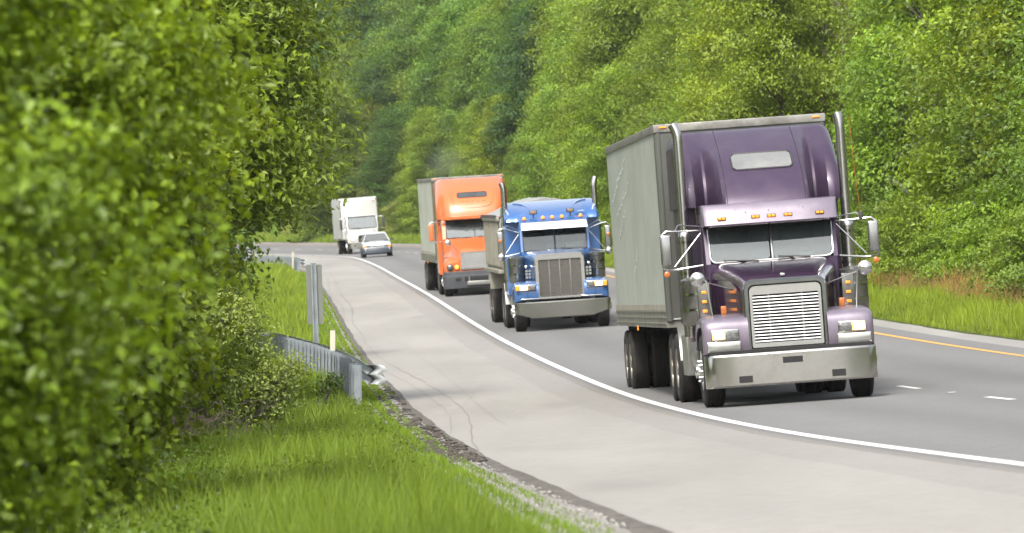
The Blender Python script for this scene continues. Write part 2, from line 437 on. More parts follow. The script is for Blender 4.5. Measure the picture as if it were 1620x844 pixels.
strip('median_shoulder', np.linspace(8.0, 8.62, 3), 'concrete', 0.0, jitter=lambda Y, U: np.where(U > 8.5, .05*wob(Y, 6), 0))
strip('edge_line', [-.075, .075], 'line_white', 0.004)
strip('median_line', [7.24, 7.37], 'line_yellow', 0.004)
# lane dashes: ten feet of paint every forty
dash = []
y = 96.5 - 12.2*6
while y < 640:
    dash.append((y, y+3.05, 3.66)); y += 12.2
dashed('lane_dashes', dash, 'line_white', .004, .11)
dashed('lane_reflectors', [(d[0]+7.4, d[0]+7.75, 3.66) for d in dash], 'line_white', .012, .10)
# joint down the shoulder, and wandering cracks
def crack(pts, w, mat='crack'):
    pts = np.array(pts, float); out = []
    for i in range(len(pts)-1):
        k = max(2, int(abs(pts[i+1][0]-pts[i][0])/.6))
        for t in np.linspace(0, 1, k, endpoint=False): out.append(pts[i]+(pts[i+1]-pts[i])*t)
    out.append(pts[-1]); out = np.array(out)
    u = out[:,1] + .012*np.sin(out[:,0]*.9) + .004*np.sin(out[:,0]*3.1)
    ww = w*(.75+.5*np.abs(np.sin(out[:,0]*2.3)))
    V = np.stack([pos(out[:,0], u-ww/2, .004), pos(out[:,0], u+ww/2, .004)], 1).reshape(-1, 3)
    a = np.arange(len(out)-1)*2
    return V, np.stack([a, a+1, a+3, a+2], -1).ravel()
CR = []
for pts, wd in CRACKS:
    CR.append(crack(pts, wd))
V = np.concatenate([c[0] for c in CR]); off = 0; Fs = []
for c in CR: Fs.append(c[1]+off); off += len(c[0])
me = fast_mesh('shoulder_cracks', V, np.concatenate(Fs), 4, ['crack']); o = bpy.data.objects.new('shoulder_cracks', me); COL.objects.link(o); tag(o, kind='structure')

# terrain: one sheet from behind the camera to far beyond the bend
us = [-170,-120,-80,-55,-40,-30,-24,-20,-17,-14.5,-12.5,-11,-9.8,-8.8,-7.8,-7,-6.2,-5.6,-5,-4.6,-4.2,-3.9,-3.60,-3.2,0,4,8.2,8.60,8.8,9.3,10,11,12,13,14.5,16,18,21,25,30,36,43,52,65,80,100,130,170,230]
ys = np.concatenate([np.arange(-80, 20, 5.), np.arange(20, 200, 1.0), np.arange(200, 520, 2.5), np.arange(520, 1001, 8.)])
Yg, Ug = np.meshgrid(ys, np.array(us), indexing='ij')
def gbump(Y, U):
    off = np.clip(np.maximum(-4.2-U, U-9.2)/2.5, 0, 1)
    return off*(.07*np.sin(Y*.9+U*1.3)+.05*np.sin(Y*.37-U*2.1+1)+.035*np.sin(Y*2.3+U*3.1)+.10*np.sin(Y*.11+U*.2)*np.clip(off*1.0,0,1))
GB = gbump
H = gbump(Yg, Ug) + np.where((Ug > -3.3) & (Ug < 8.4), -.12, np.where((Ug > -3.7) & (Ug < -3.5), -.012, np.where((Ug >= 8.55) & (Ug < 8.65), -.01, 0)))
P = pos(Yg, Ug, H).reshape(-1, 3)
n, m = Yg.shape
i, j = np.meshgrid(np.arange(n-1), np.arange(m-1), indexing='ij'); a = (i*m+j).ravel()
me = fast_mesh('terrain', P, np.stack([a, a+1, a+m+1, a+m], -1).ravel(), 4, ['soil'], smooth=True)
o = bpy.data.objects.new('terrain', me); COL.objects.link(o); tag(o, kind='structure')
# the world far beyond the bend
MB().add([(-690,-310,-6.5),(690,-310,-6.5),(690,1290,-6.5),(-690,1290,-6.5)], [(0,1,2,3)], 'soil').build('ground', smooth=False)
tag(bpy.data.objects['ground'], kind='structure')
strip('gravel_verge', [-4.12, -4.0, -3.8, -3.60], 'gravel', 0.006, jitter=lambda Y, U: np.where(U < -4.3, .22*wob(Y*.7, 3), np.where(U > -3.7, .06*wob(Y*1.5, 5), .05*wob(Y*2.1, 8))), ys=np.arange(-10, 400, .5))
# loose stones and clods on the verge (uncountable)
def scatter_stones(name, n, y0, y1, u0, u1, s0, s1, mat):
    r = np.random.default_rng(11)
    Y = y0+(y1-y0)*r.random(n)**1.3; U = u0+(u1-u0)*r.random(n); s = s0+(s1-s0)*r.random(n)**2
    base = np.array([(1,0,0),(-1,0,0),(0,1,0),(0,-1,0),(0,0,1),(0,0,-1)],float)
    fc = np.array([(0,2,4),(2,1,4),(1,3,4),(3,0,4),(2,0,5),(1,2,5),(3,1,5),(0,3,5)])
    V = base[None]*(0.6+.8*r.random((n,6,1)))*s[:,None,None]; V[:,:,2]*=.6; V[:,:,0]*=1.3
    V = V+pos(Y,U,s*.2)[:,None,:]
    Fc=(fc[None]+6*np.arange(n)[:,None,None]).ravel()
    o = bpy.data.objects.new(name, fast_mesh(name, V.reshape(-1,3), Fc, 3, [mat])); COL.objects.link(o); return tag(o, kind='stuff', label=None)
o = scatter_stones('gravel', 4000, 42, 125, -4.3, -3.55, .006, .024, 'stone'); tag(o, 'loose pale stones along the shoulder edge', 'gravel')
o = scatter_stones('dirt', 900, 70, 125, -4.1, -3.5, .015, .06, 'debris'); tag(o, 'dark clods and dead leaves beside the shoulder', 'dirt')
# ================================================================== vegetation
def leaf_mat(name, gloss=0.42, transl=0.45, yellow=(1.25, 1.12, 0.35), rough=0.42):
    m, nt, out = new_mat(name)
    oi = nt.nodes.new('ShaderNodeObjectInfo')
    at = nt.nodes.new('ShaderNodeAttribute'); at.attribute_name = 'tint'
    mr = node(nt, 'ShaderNodeMapRange'); mr.inputs[3].default_value = 0.62; mr.inputs[4].default_value = 1.38
    nt.links.new(at.outputs['Fac'], mr.inputs[0])
    mul = node(nt, 'ShaderNodeMix', data_type='RGBA', blend_type='MULTIPLY'); mul.inputs[0].default_value = 1
    nt.links.new(oi.outputs['Color'], mul.inputs[6]); nt.links.new(mr.outputs[0], mul.inputs[7])
    ye = node(nt, 'ShaderNodeMix', data_type='RGBA', blend_type='MULTIPLY')
    nt.links.new(at.outputs['Fac'], ye.inputs[0]); nt.links.new(mul.outputs[2], ye.inputs[6]); ye.inputs[7].default_value = c4((1.14, 1.08, .7))
    p = node(nt, 'ShaderNodeBsdfPrincipled', Roughness=rough); p.inputs['Specular IOR Level'].default_value = gloss
    nt.links.new(ye.outputs[2], p.inputs['Base Color'])
    tcol = node(nt, 'ShaderNodeMix', data_type='RGBA', blend_type='MULTIPLY'); tcol.inputs[0].default_value = 1
    nt.links.new(ye.outputs[2], tcol.inputs[6]); tcol.inputs[7].default_value = c4(yellow)
    t = nt.nodes.new('ShaderNodeBsdfTranslucent'); nt.links.new(tcol.outputs[2], t.inputs['Color'])
    mx = nt.nodes.new('ShaderNodeMixShader'); mx.inputs[0].default_value = transl
    nt.links.new(p.outputs[0], mx.inputs[1]); nt.links.new(t.outputs[0], mx.inputs[2])
    nt.links.new(mx.outputs[0], out.inputs[0])
leaf_mat('leaf'); leaf_mat('grass_blade', .25, .35, rough=.6)
pbr('bark', (0.13, 0.115, 0.095), 0.95, var=.35, scale=6, bump=.8, bscale=14, stretch=(1, 1, .25))
pbr('twig', (0.085, 0.066, 0.05), 0.95, var=.35, scale=4)

def nrm(a): return a/np.maximum(np.linalg.norm(a, axis=-1, keepdims=True), 1e-9)
def leaves_mesh(name, C, N, L, W, rng, tint, mat='leaf', fold=.25):
    """one folded rhombus per leaf: centres C, normals N, length L, width W"""
    n = len(C); d = rng.normal(size=(n, 3)); d[:, 2] -= .5
    d = nrm(d - N*(d*N).sum(1, keepdims=True)); s = np.cross(N, d)
    L = (L*(.7+.6*rng.random(n)))[:, None]; W = (W*(.7+.6*rng.random(n)))[:, None]
    V = np.stack([C-d*L*.5, C+s*W*.5+N*W*fold-d*L*.08, C+d*L*.5-N*L*.12, C-s*W*.5+N*W*fold-d*L*.08], 1)
    Fc = (np.array([0, 1, 2, 0, 2, 3])[None]+4*np.arange(n)[:, None]).ravel()
    return fast_mesh(name, V.reshape(-1, 3), Fc, 3, [mat], tint=np.repeat(tint, 4))
def crown_mesh(name, lobes, K, per, leaf, seed, sig=(.36, .36, .17), width=.6, mat='leaf', shell=.72, cut=None):
    rng = np.random.default_rng(seed); lobes = np.array(lobes, float)
    wgt = (lobes[:, 3]*lobes[:, 4]+lobes[:, 4]*lobes[:, 5]+lobes[:, 3]*lobes[:, 5]); wgt /= wgt.sum()
    li = rng.choice(len(lobes), K, p=wgt); d = nrm(rng.normal(size=(K, 3)) + np.array([0, 0, .18]))
    rad = shell + (1.05-shell)*rng.random(K)**.7
    cc = lobes[li, :3] + d*lobes[li, 3:6]*rad[:, None]
    if cut is not None: k = cut(cc); cc = cc[k]; d = d[k]; K = len(cc)
    cs = .6+.8*rng.random(K)                                  # sprays of unequal size
    reps = np.maximum(4, (per*cs**2)).astype(int); idx = np.repeat(np.arange(K), reps); n = len(idx)
    # each spray is a drooping plate reaching outwards along its twig
    o3 = np.clip(rng.normal(size=(n, 3)), -1.9, 1.9)*np.array(sig)*cs[idx][:, None]
    e1 = nrm(np.stack([d[:, 0], d[:, 1], 0*d[:, 0]], 1)+rng.normal(size=(K, 3))*np.array([.45, .45, 0]))[idx]; e2 = np.stack([-e1[:, 1], e1[:, 0], 0*e1[:, 0]], 1)
    off = e1*(o3[:, :1]*1.25)+e2*(o3[:, 1:2]*.8); off[:, 2] += o3[:, 2]-.16*np.clip(o3[:, 0], -.2, 9)-.5*o3[:, 1]**2
    C = cc[idx]+off
    up = np.array([0, 0, 1.0]); N = nrm(d[idx]*.55+e1*.15+up*.70+rng.normal(size=(n, 3))*.5)
    tint = np.clip(.45+.28*rng.normal(size=K)[idx]*.8+.16*rng.normal(size=n)+.25*(off[:, 2]/sig[2])*.3, 0, 1)
    return leaves_mesh(name, C, N, leaf, leaf*width, rng, tint, mat)
def limbs_mesh(name, H, r0, lobes, seed, fork=.35, mat='bark', lean=.02, twigs=3):
    rng = random.Random(seed); m = MB(); pts = []; x = y = 0
    for k in range(8):
        z = H*k/7; pts.append((x, y, z-.3)); x += rng.uniform(-lean, lean)*H; y += rng.uniform(-lean, lean)*H
    m.tube(pts, [r0*(1.25 if k == 0 else 1)*(1-.12*k) for k in range(8)], mat, 9)
    for (cx, cy, cz, rx, ry, rz) in lobes:
        zz = max(H*.12, min(cz-.25*math.hypot(cx, cy)-.3, H*.92)); k = min(6, int(zz/H*7)); b = Vector(pts[k]).lerp(Vector(pts[k+1]), zz/H*7-k)
        e = Vector((cx, cy, cz+rz*.4)); mid = b.lerp(e, .5)+Vector((rng.uniform(-.2, .2), rng.uniform(-.2, .2), -.25))
        r1 = max(.02, r0*.38*(1-zz/H*.5)); m.tube([b, b.lerp(mid, .5)+Vector((0, 0, .05)), mid, e], [r1, r1*.8, r1*.6, r1*.2], mat, 6, False)
        for q in range(twigs):
            e2 = Vector((cx+rng.uniform(-1, 1)*rx*.9, cy+rng.uniform(-1, 1)*ry*.9, cz+rng.uniform(-.3, .9)*rz))
            m.tube([mid, mid.lerp(e2, .5)+Vector((0, 0, .12)), e2], [r1*.45, r1*.3, .006], mat, 4, False)
    me_o = m.build(name); me = me_o.data; bpy.data.objects.remove(me_o); return me
def make_lobes(seed, H, Rm, z0, n, top=.5, size=(.30, .42)):
    """lobes filling a crown envelope from z0 to H, widest at `top` of its height"""
    rng = random.Random(seed); out = [(0, 0, z0+(H-z0)*.55, Rm*.55, Rm*.55, (H-z0)*.42)]
    for k in range(n):
        t = (k+.5)/n; z = z0+(H-z0)*t*.93
        env = Rm*(math.sin(math.pi*min(1, max(.0, (t*.86+.12)))**(1.0 if top >= .5 else .75)))**.5
        a = k*2.39996+rng.uniform(-.5, .5); s = Rm*rng.uniform(*size)*(1.0-.12*t)
        rr = max(0, env-s*.7)*rng.uniform(.78, 1.12)
        out.append((rr*math.cos(a), rr*math.sin(a), z, s*rng.uniform(.9, 1.25), s*rng.uniform(.9, 1.25), s*rng.uniform(.62, .95)))
    return out
PROTO = {}
def proto(key, H, Rm, z0, n, K, per, leaf, seed, r0=.17, top=.5, size=(.30, .42), width=.6, sig=(.36, .36, .17), twigs=2):
    lb = make_lobes(seed, H, Rm, z0, n, top, size)
    PROTO[key] = (limbs_mesh('trunk', H*.93, r0, lb, seed, twigs=twigs), crown_mesh('crown', lb, K, per, leaf, seed+50, sig, width), H)
proto('maple', 14, 3.5, 1.0, 50, 1000, 84, .16, 1, sig=(.42, .42, .14), size=(.24, .40), r0=.20)
proto('oval', 15, 3.0, .8, 46, 950, 84, .15, 2, size=(.26, .44), sig=(.40, .40, .15), r0=.20)
proto('ash', 14, 3.3, 1.0, 46, 950, 66, .18, 3, width=.42, sig=(.46, .46, .14), size=(.24, .40), r0=.18)
proto('loose', 13, 2.4, .8, 36, 560, 66, .14, 4, size=(.22, .34), sig=(.36, .36, .12), r0=.13, twigs=4)
proto('dark', 16, 3.8, 1.5, 44, 900, 90, .17, 5, size=(.26, .44), sig=(.48, .48, .15), r0=.24)
proto('bush', 3.4, 1.9, .15, 18, 300, 70, .12, 6, r0=.05, size=(.28, .46), sig=(.26, .26, .09))
def tree(kind, Y, u, sc, col, name, label, cat, group, rot=None, sz=None, xy=None):
    sc = float(sc)
    if xy is None: p = pos(Y, u, -.05 - .12*sc)
    else: p = xy
    tr, cr, H = PROTO[kind]
    o = empty(name); o.location = p; o.rotation_euler = (RNG.normal()*.03, RNG.normal()*.03, RNG.random()*6.28 if rot is None else rot)
    o.scale = (sc, sc, sc*(sz or 1))
    for nm, me in (('trunk', tr), ('crown', cr)):
        c = bpy.data.objects.new(nm, me); COL.objects.link(c); c.parent = o
        c.color = (col[0], col[1], col[2], 1)
    return tag(o, label, cat, group)

GREENS = {   # foliage base colours
    'yellow green': (0.220, 0.305, 0.038), 'bright green': (0.190, 0.300, 0.044), 'mid green': (0.160, 0.258, 0.044),
    'deep green': (0.075, 0.150, 0.040), 'olive': (0.20, 0.24, 0.075), 'blue green': (0.15, 0.26, 0.065)}
def px_of(Y, X): return 810+X*10500/Y
placed = []
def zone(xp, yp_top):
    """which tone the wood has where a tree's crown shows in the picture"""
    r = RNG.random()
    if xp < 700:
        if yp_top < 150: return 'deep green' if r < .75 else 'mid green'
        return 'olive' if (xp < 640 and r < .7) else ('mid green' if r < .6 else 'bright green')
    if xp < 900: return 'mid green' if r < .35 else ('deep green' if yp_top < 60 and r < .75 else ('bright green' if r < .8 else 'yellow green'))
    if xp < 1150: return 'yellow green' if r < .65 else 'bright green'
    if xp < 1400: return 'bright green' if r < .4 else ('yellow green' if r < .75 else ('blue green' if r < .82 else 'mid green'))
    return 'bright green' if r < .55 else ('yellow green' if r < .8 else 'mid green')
def where(xp, top):
    a = ('past the white box truck' if xp < 650 else 'behind the orange truck' if xp < 800 else 'behind the blue truck' if xp < 960 else
         'behind the long trailer' if xp < 1090 else 'behind the purple cab' if xp < 1345 else 'beside the right verge')
    return a
ROWS = [  # u, spacing, kinds, scale range, what
    (12.4, 5.0, ['bush'], (.5, .95), 'bush'), (14.6, 6.5, ['loose', 'ash', 'oval'], (.42, .75), 'young'),
    (16.4, 4.6, ['maple', 'oval', 'ash', 'loose'], (.75, 1.1), 'tree'), (19.5, 6.2, ['maple', 'dark', 'oval', 'ash'], (.9, 1.25), 'tree'),
    (25.0, 9.0, ['dark', 'maple', 'oval'], (1.05, 1.4), 'tall'), (36.0, 15.0, ['dark', 'maple'], (1.2, 1.6), 'tall')]
nt_count = 0
for ri, (u0, sp, kinds, (s0, s1), what) in enumerate(ROWS):
    Y = 118.0 + ri*1.7
    while Y < 600:
        Yc = Y + RNG.normal()*sp*.2; uc = u0 + RNG.normal()*(.5 if ri < 1 else 1.0 if ri < 2 else 2.0)
        if ri == 0: uc = max(12.1, uc)
        p = pos(Yc, uc); xp = px_of(p[1], p[0])
        stepY = sp*(1.0 if Yc < 420 else .75)
        Y += stepY*(1.0 if ri else (1.0 if Yc < 330 else 1.6))
        rad = 2.8*s1*10500/p[1]
        if xp - rad > 1680 or xp + rad < 415: continue
        sc = s0+(s1-s0)*RNG.random(); kind = kinds[int(RNG.random()*len(kinds))]
        H = PROTO[kind][2]*sc; ytop = 440-(p[2]+H-EYE)*10500/p[1]
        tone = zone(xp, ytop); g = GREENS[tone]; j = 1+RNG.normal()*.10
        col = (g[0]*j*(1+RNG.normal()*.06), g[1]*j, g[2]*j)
        if what == 'bush':
            tree(kind, Yc, uc, sc, col, 'bush', f'{tone} bush at the edge of the wood {where(xp, ytop)}', 'bush', f'{tone} bushes at the wood edge {where(xp, ytop)}')
        else:
            w_ = {'young': 'young %s tree fronting the wood', 'tree': '%s tree in the wood', 'tall': 'tall %s tree high on the wooded slope'}[what] % tone
            w2 = {'young': 'young %s trees fronting the wood', 'tree': '%s trees in the wood', 'tall': 'tall %s trees high on the slope'}[what] % tone
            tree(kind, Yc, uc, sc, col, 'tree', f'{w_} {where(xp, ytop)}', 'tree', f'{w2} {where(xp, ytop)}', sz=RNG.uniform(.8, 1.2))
        nt_count += 1
print('wood trees', nt_count)

for Y_, u_, k_, sc_, lb_ in ((415, 14.6, 'loose', 1.05, 'bare leafless tree tangled among the far crowns above the orange truck'), (222, 13.6, 'loose', .8, 'bare leafless tree at the wood edge right of the purple truck'),
                       (330, 14.2, 'ash', .8, 'bare grey limbs of a dead tree above the blue truck'), (186, 13.2, 'loose', .75, 'bare twiggy tree before the wood at the right edge')):
    o = empty('bare_tree'); o.location = pos(Y_, u_, -.1); o.scale = (sc_,)*3
    c = bpy.data.objects.new('trunk', PROTO[k_][0]); COL.objects.link(c); c.parent = o; tag(o, lb_, 'bare tree')
# ---- the trees on the near left side
def at_px(x, Y, z): return ((x-810)/10500*Y, Y, z)
def ground_z(X, Y):
    a, b = lat(Y); u = (X-float(LX(Y)))/float(a); return float(gz(Y, u))
def near_tree(name, x, Y, lobes_px, leaf, K, per, col, label, cat, seed, trunk_x=None, sig=(.2, .2, .1), width=.62, r0=.09, group=None, twigs=3, shell=.5, cut=None):
    """tree whose lobes are given in metres relative to its base"""
    z0 = ground_z(x, Y)
    o = empty(name); o.location = (x, Y, z0-.1)
    lb = lobes_px
    H = max(l[2]+l[5] for l in lb)*.9
    for nm, me in (('trunk', limbs_mesh('trunk', H, r0, lb, seed, twigs=twigs)), ('crown', crown_mesh('crown', lb, K, per, leaf, seed, sig, width, shell=shell, cut=cut))):
        c = bpy.data.objects.new(nm, me); COL.objects.link(c); c.parent = o; c.color = (*col, 1)
    return tag(o, label, cat, group)
def mk_lobes(pts): return [(x, y, z, r*1.05, r*1.1, r*.85) for x, y, z, r in pts]
# nearest, out of focus (about 30 m off)
NT = near_tree('tree', -3.42, 23.5, mk_lobes([(.1,0,1.0,1.5),(.9,-.3,2.2,1.35),(1.35,.2,3.0,1.35),(.2,.3,3.4,1.7),(1.25,.8,3.9,1.35),(-1.2,0,2.4,1.6),(.3,-.5,.4,1.15),(1.65,0,2.45,.85),(1.55,.1,1.9,.75),(.9,0,.9,1.0),(.6,.5,5,1.5)]),
          .075, 1000, 100, (.170, .268, .022), 'nearest leafy tree, out of focus along the left', 'tree', 21, sig=(.17, .17, .09), r0=.11)
NT.scale = (.76, .76, .76)
NT = near_tree('tree', -3.85, 34, mk_lobes([(.6,0,1.6,1.5),(1.2,0,3.2,1.4),(1.6,0,4.1,1.3),(.3,.3,4.4,1.7),(1.15,.2,2.2,.9),(.4,0,5.8,1.6)]),
          .085, 1000, 86, (.20, .295, .026), 'broad leafy tree just behind the blurred nearest one', 'tree', 22, sig=(.19, .19, .09), r0=.12)
NT.scale = (.78, .78, .78)
# middle distance with maple leaves, lighter
near_tree('tree', -5.2, 60, mk_lobes([(.4,0,1.4,1.4),(1.0,0,2.8,1.35),(1.3,0,4.0,1.25),(.1,.3,4.4,1.7),(1.55,.1,1.9,.8),(.8,0,.8,.9),(.6,.4,5.8,1.6),(1.0,0,1.3,.65)]),
          .085, 1500, 56, (.21, .29, .028), 'light green maple with its foliage down to the weeds', 'tree', 23, sig=(.2, .2, .1), r0=.1, width=.85)
near_tree('tree', -7.1, 86, mk_lobes([(.2,0,2.2,1.7),(1.2,0,3.6,1.6),(1.9,0,5.0,1.5),(.3,.3,5.6,2.0),(1.9,.1,3.2,1.1),(1.2,0,1.9,1.0),(.9,.4,7.6,1.9),(2.4,0,4.2,.8)]),
          .10, 1700, 52, (.18, .26, .028), 'dense green tree beside the far shrubs of the left bank', 'tree', 24, sig=(.26, .26, .11), r0=.13)
near_tree('tree', -7.75, 112, mk_lobes([(.5,0,3.9,1.9),(1.6,0,5.1,1.9),(2.3,.2,6.6,1.8),(2.5,.2,4.8,1.4),(3.75,.2,4.75,.8),(3.2,.1,5.8,1.25),(.4,.3,7.4,2.4),(1.3,.1,3.9,1.1),(3.0,0,7.9,1.5),(2.9,.3,4.05,.6),(1.2,.4,9.8,2.3),(3.4,0,6.8,1.0)]),
          .15, 2000, 40, (.215, .305, .040), 'ash tree overhanging the shoulder on the left bank', 'tree', 25, sig=(.32, .32, .12), r0=.16, width=.42, cut=lambda c: c[:, 2] > np.maximum(4.0, 3.75+(c[:, 0]-3.5)*.9))
near_tree('tree', -11.2, 150, mk_lobes([(.5,0,2.6,2.2),(2.2,0,3.4,1.9),(3.2,.2,5.6,2.2),(3.6,.2,4.1,1.6),(.4,.3,7,2.6),(2.6,.1,2.1,1.1),(3.2,.4,8.6,2.2)]),
          .15, 1900, 40, (.10, .18, .028), 'darker green tree behind the overhanging ash', 'tree', 26, sig=(.36, .36, .13), r0=.18)
# more of the left wood further on (seen through gaps and from the side)
for k, (Y, u, sc, kd, tn) in enumerate([(178, -11.5, .9, 'maple', 'mid green'), (205, -12, 1.0, 'oval', 'bright green'), (240, -12.5, 1.1, 'ash', 'mid green'),
                                        (285, -13, 1.1, 'maple', 'mid green'), (335, -14, 1.1, 'oval', 'bright green'), (132, -13.5, 1.0, 'dark', 'deep green'),
                                        (100, -13, 1.0, 'dark', 'deep green'), (74, -12.5, 1.0, 'maple', 'mid green'), (52, -12, .9, 'oval', 'mid green')]):
    tree(kd, Y, u, sc, GREENS[tn], 'tree', f'{tn} tree hidden deep in the left bank wood', 'tree', f'{tn} trees of the left bank wood')
# shrubs
near_tree('shrub', -4.35, 99, mk_lobes([(-.2,0,1.95,.5),(-.55,.1,1.5,.6),(.25,0,2.05,.35),(.05,0,1.2,.62),(.5,0,1.05,.5),(-.4,.1,.9,.6),(.25,0,1.7,.42),(.75,.1,.75,.4),(-.1,0,.6,.5),(.95,0,1.2,.28)]),
          .06, 640, 40, (.22, .29, .085), 'shrub with pale leaf tips in front of the guardrail', 'shrub', 31, sig=(.13, .13, .1), r0=.03, twigs=9, shell=.2)
near_tree('shrub', -4.9, 90, mk_lobes([(.1,0,1.0,.75),(.6,0,1.5,.6),(-.5,.1,1.2,.8),(.4,0,.6,.5)]),
          0.07, 520, 46, (.17, .25, .03), 'bright green shrub rising over the dead brush', 'shrub', 32, sig=(.15, .15, .1), r0=.03, twigs=6, shell=.3)
near_tree('shrub', -5.7, 108, mk_lobes([(.1,0,1.2,.9),(.7,0,1.7,.7),(1.0,.1,1.0,.6),(.4,0,.6,.7),(.6,0,2.6,.7)]),
          .08, 460, 40, (.12, .165, .026), 'yellow green shrub with reddish tips under the ash', 'shrub', 33, sig=(.18, .18, .12), r0=.03, twigs=6, shell=.3)
near_tree('sapling', -3.0, 107.5, mk_lobes([(.0,0,.55,.18),(.1,0,.75,.14)]),
          .06, 26, 14, (.07, .12, .025), 'small sapling growing against the back of the guardrail', 'sapling', 34, sig=(.08, .08, .06), r0=.008, twigs=3, shell=.2)
# dead brush: brown bare stems
def brush(name, x, Y, n, H, spread, label, seed, col='twig'):
    rng = random.Random(seed); m = MB()
    for k in range(n):
        bx, by = rng.gauss(0, spread), rng.gauss(0, spread); a = rng.uniform(0, 6.28); ln = H*rng.uniform(.45, 1.1); lean = rng.uniform(.1, .8)
        z0 = -.05; p = [Vector((bx, by, z0))]
        for q in range(4):
            p.append(p[-1]+Vector((math.cos(a)*lean*ln*.25+rng.uniform(-.04, .04), math.sin(a)*lean*ln*.25, ln*.25*(1-lean*.15*q))))
        m.tube(p, [.010, .008, .006, .005, .002], col, 4, False)
        for q in range(5):
            b = p[rng.randint(1, 4)]; a2 = rng.uniform(0, 6.28); l2 = ln*rng.uniform(.15, .4)
            e = b+Vector((math.cos(a2)*l2, math.sin(a2)*l2, l2*rng.uniform(-.1, .8))); m.tube([b, b.lerp(e, .5)+Vector((0, 0, .03)), e], [.005, .004, .0015], col, 3, False)
    o = m.build(name); o.location = (x, Y, ground_z(x, Y)); return tag(o, label, 'dead brush', None)
brush('dead_brush', -4.2, 84, 110, 1.0, .42, 'tangle of brown bare stems between the shrubs and grass', 5)
brush('dead_brush', -5.0, 93, 70, 1.3, .4, 'taller brown bare twigs standing behind the tangle', 6)

# ---- grass: blades in one mesh per stretch of verge (nobody could count them)
def grass(name, n, Yr, ur, hr, wk, seed, col, label, xclip=.084, ybias=1.0, dry=False, mat='grass_blade', lean=.35, clump=.55):
    r = np.random.default_rng(seed)
    Y = Yr[0]+(Yr[1]-Yr[0])*r.random(n)**ybias; U = ur[0]+(ur[1]-ur[0])*r.random(n)
    # tufts: pull blades toward tuft centres
    q = .22; cy, cu = np.round(Y/q)*q, np.round(U/q)*q; hs = np.abs(np.sin(cy*127.1+cu*311.7)*43758.5453) % 1
    Y = Y+(cy-Y)*clump*hs; U = U+(cu-U)*clump*hs
    P = pos(Y, U, 0) ; P[:, 2] += GB(Y, U)
    k = np.abs(P[:, 0]) < xclip*P[:, 1]+.6; P = P[k]; Y = Y[k]; U = U[k]; hs = hs[k]; n = len(P)
    patch = .5+.5*np.sin(Y*.45+U*1.1)*np.sin(Y*.21-U*.8+1.3)
    edge = np.clip(np.minimum(np.abs(U-ur[0]), np.abs(U-ur[1]))/.5, .25, 1) if not dry else 1.0
    h = (hr[0]+(hr[1]-hr[0])*r.random(n))*(.65+.5*patch)*(.8+.4*hs)*edge
    wdt = (wk*np.maximum(30, P[:, 1])/60)*(.7+.6*r.random(n))
    a = r.random(n)*6.283; ld = np.stack([np.cos(a), np.sin(a), 0*a], 1)*(lean*h*(.3+1.2*r.random(n)))[:, None]
    b = r.random(n)*6.283; sd = np.stack([np.cos(b), np.sin(b)*.3, 0*b], 1)*wdt[:, None]
    z = np.array([0, 0, 1.0])
    V = np.stack([P-sd*.5, P+sd*.5, P+ld*.35+z*(h*.58)[:, None]-sd*.42, P+ld*.35+z*(h*.58)[:, None]+sd*.42, P+ld+z*h[:, None]], 1)
    Fc = (np.array([0, 1, 3, 0, 3, 2, 2, 3, 4])[None]+5*np.arange(n)[:, None]).ravel()
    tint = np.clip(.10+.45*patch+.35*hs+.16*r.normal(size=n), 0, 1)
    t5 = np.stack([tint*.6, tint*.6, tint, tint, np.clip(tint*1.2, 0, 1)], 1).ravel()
    o = bpy.data.objects.new(name, fast_mesh(name, V.reshape(-1, 3), Fc, 3, [mat], tint=t5)); COL.objects.link(o); o.color = (*col, 1)
    return tag(o, label, 'grass', None, 'stuff')
grass('grass', 230000, (30, 130), (-13, -4.15), (.16, .46), .0085, 1, (.112, .175, .020), 'long green grass on the near left bank', ybias=1.25)
grass('grass', 40000, (118, 330), (-4.7, -3.55), (.05, .22), .007, 14, (.14, .22, .024), 'low grass growing up to the shoulder by the sign')
grass('grass', 26000, (30, 150), (-4.6, -3.66), (.04, .18), .008, 4, (.13, .21, .022), 'thin grass creeping over the gravel at the shoulder', ybias=1.1)
grass('grass', 90000, (130, 420), (-16, -4.1), (.25, .55), .0075, 2, (.16, .23, .024), 'green grass of the far left bank behind the guardrail')
grass('grass', 150000, (112, 300), (8.72, 12.6), (.25, .55), .0075, 3, (.165, .23, .024), 'tall green grass on the right verge by the yellow line', ybias=.9)
grass('grass', 60000, (300, 620), (8.75, 12.8), (.3, .6), .0065, 5, (.15, .22, .028), 'green grass of the far verge round the bend')
grass('dry_grass', 42000, (112, 300), (10.6, 13.0), (.5, 1.0), .005, 6, (.27, .175, .08), 'reddish brown seed grass standing before the wood', dry=True, clump=.9)
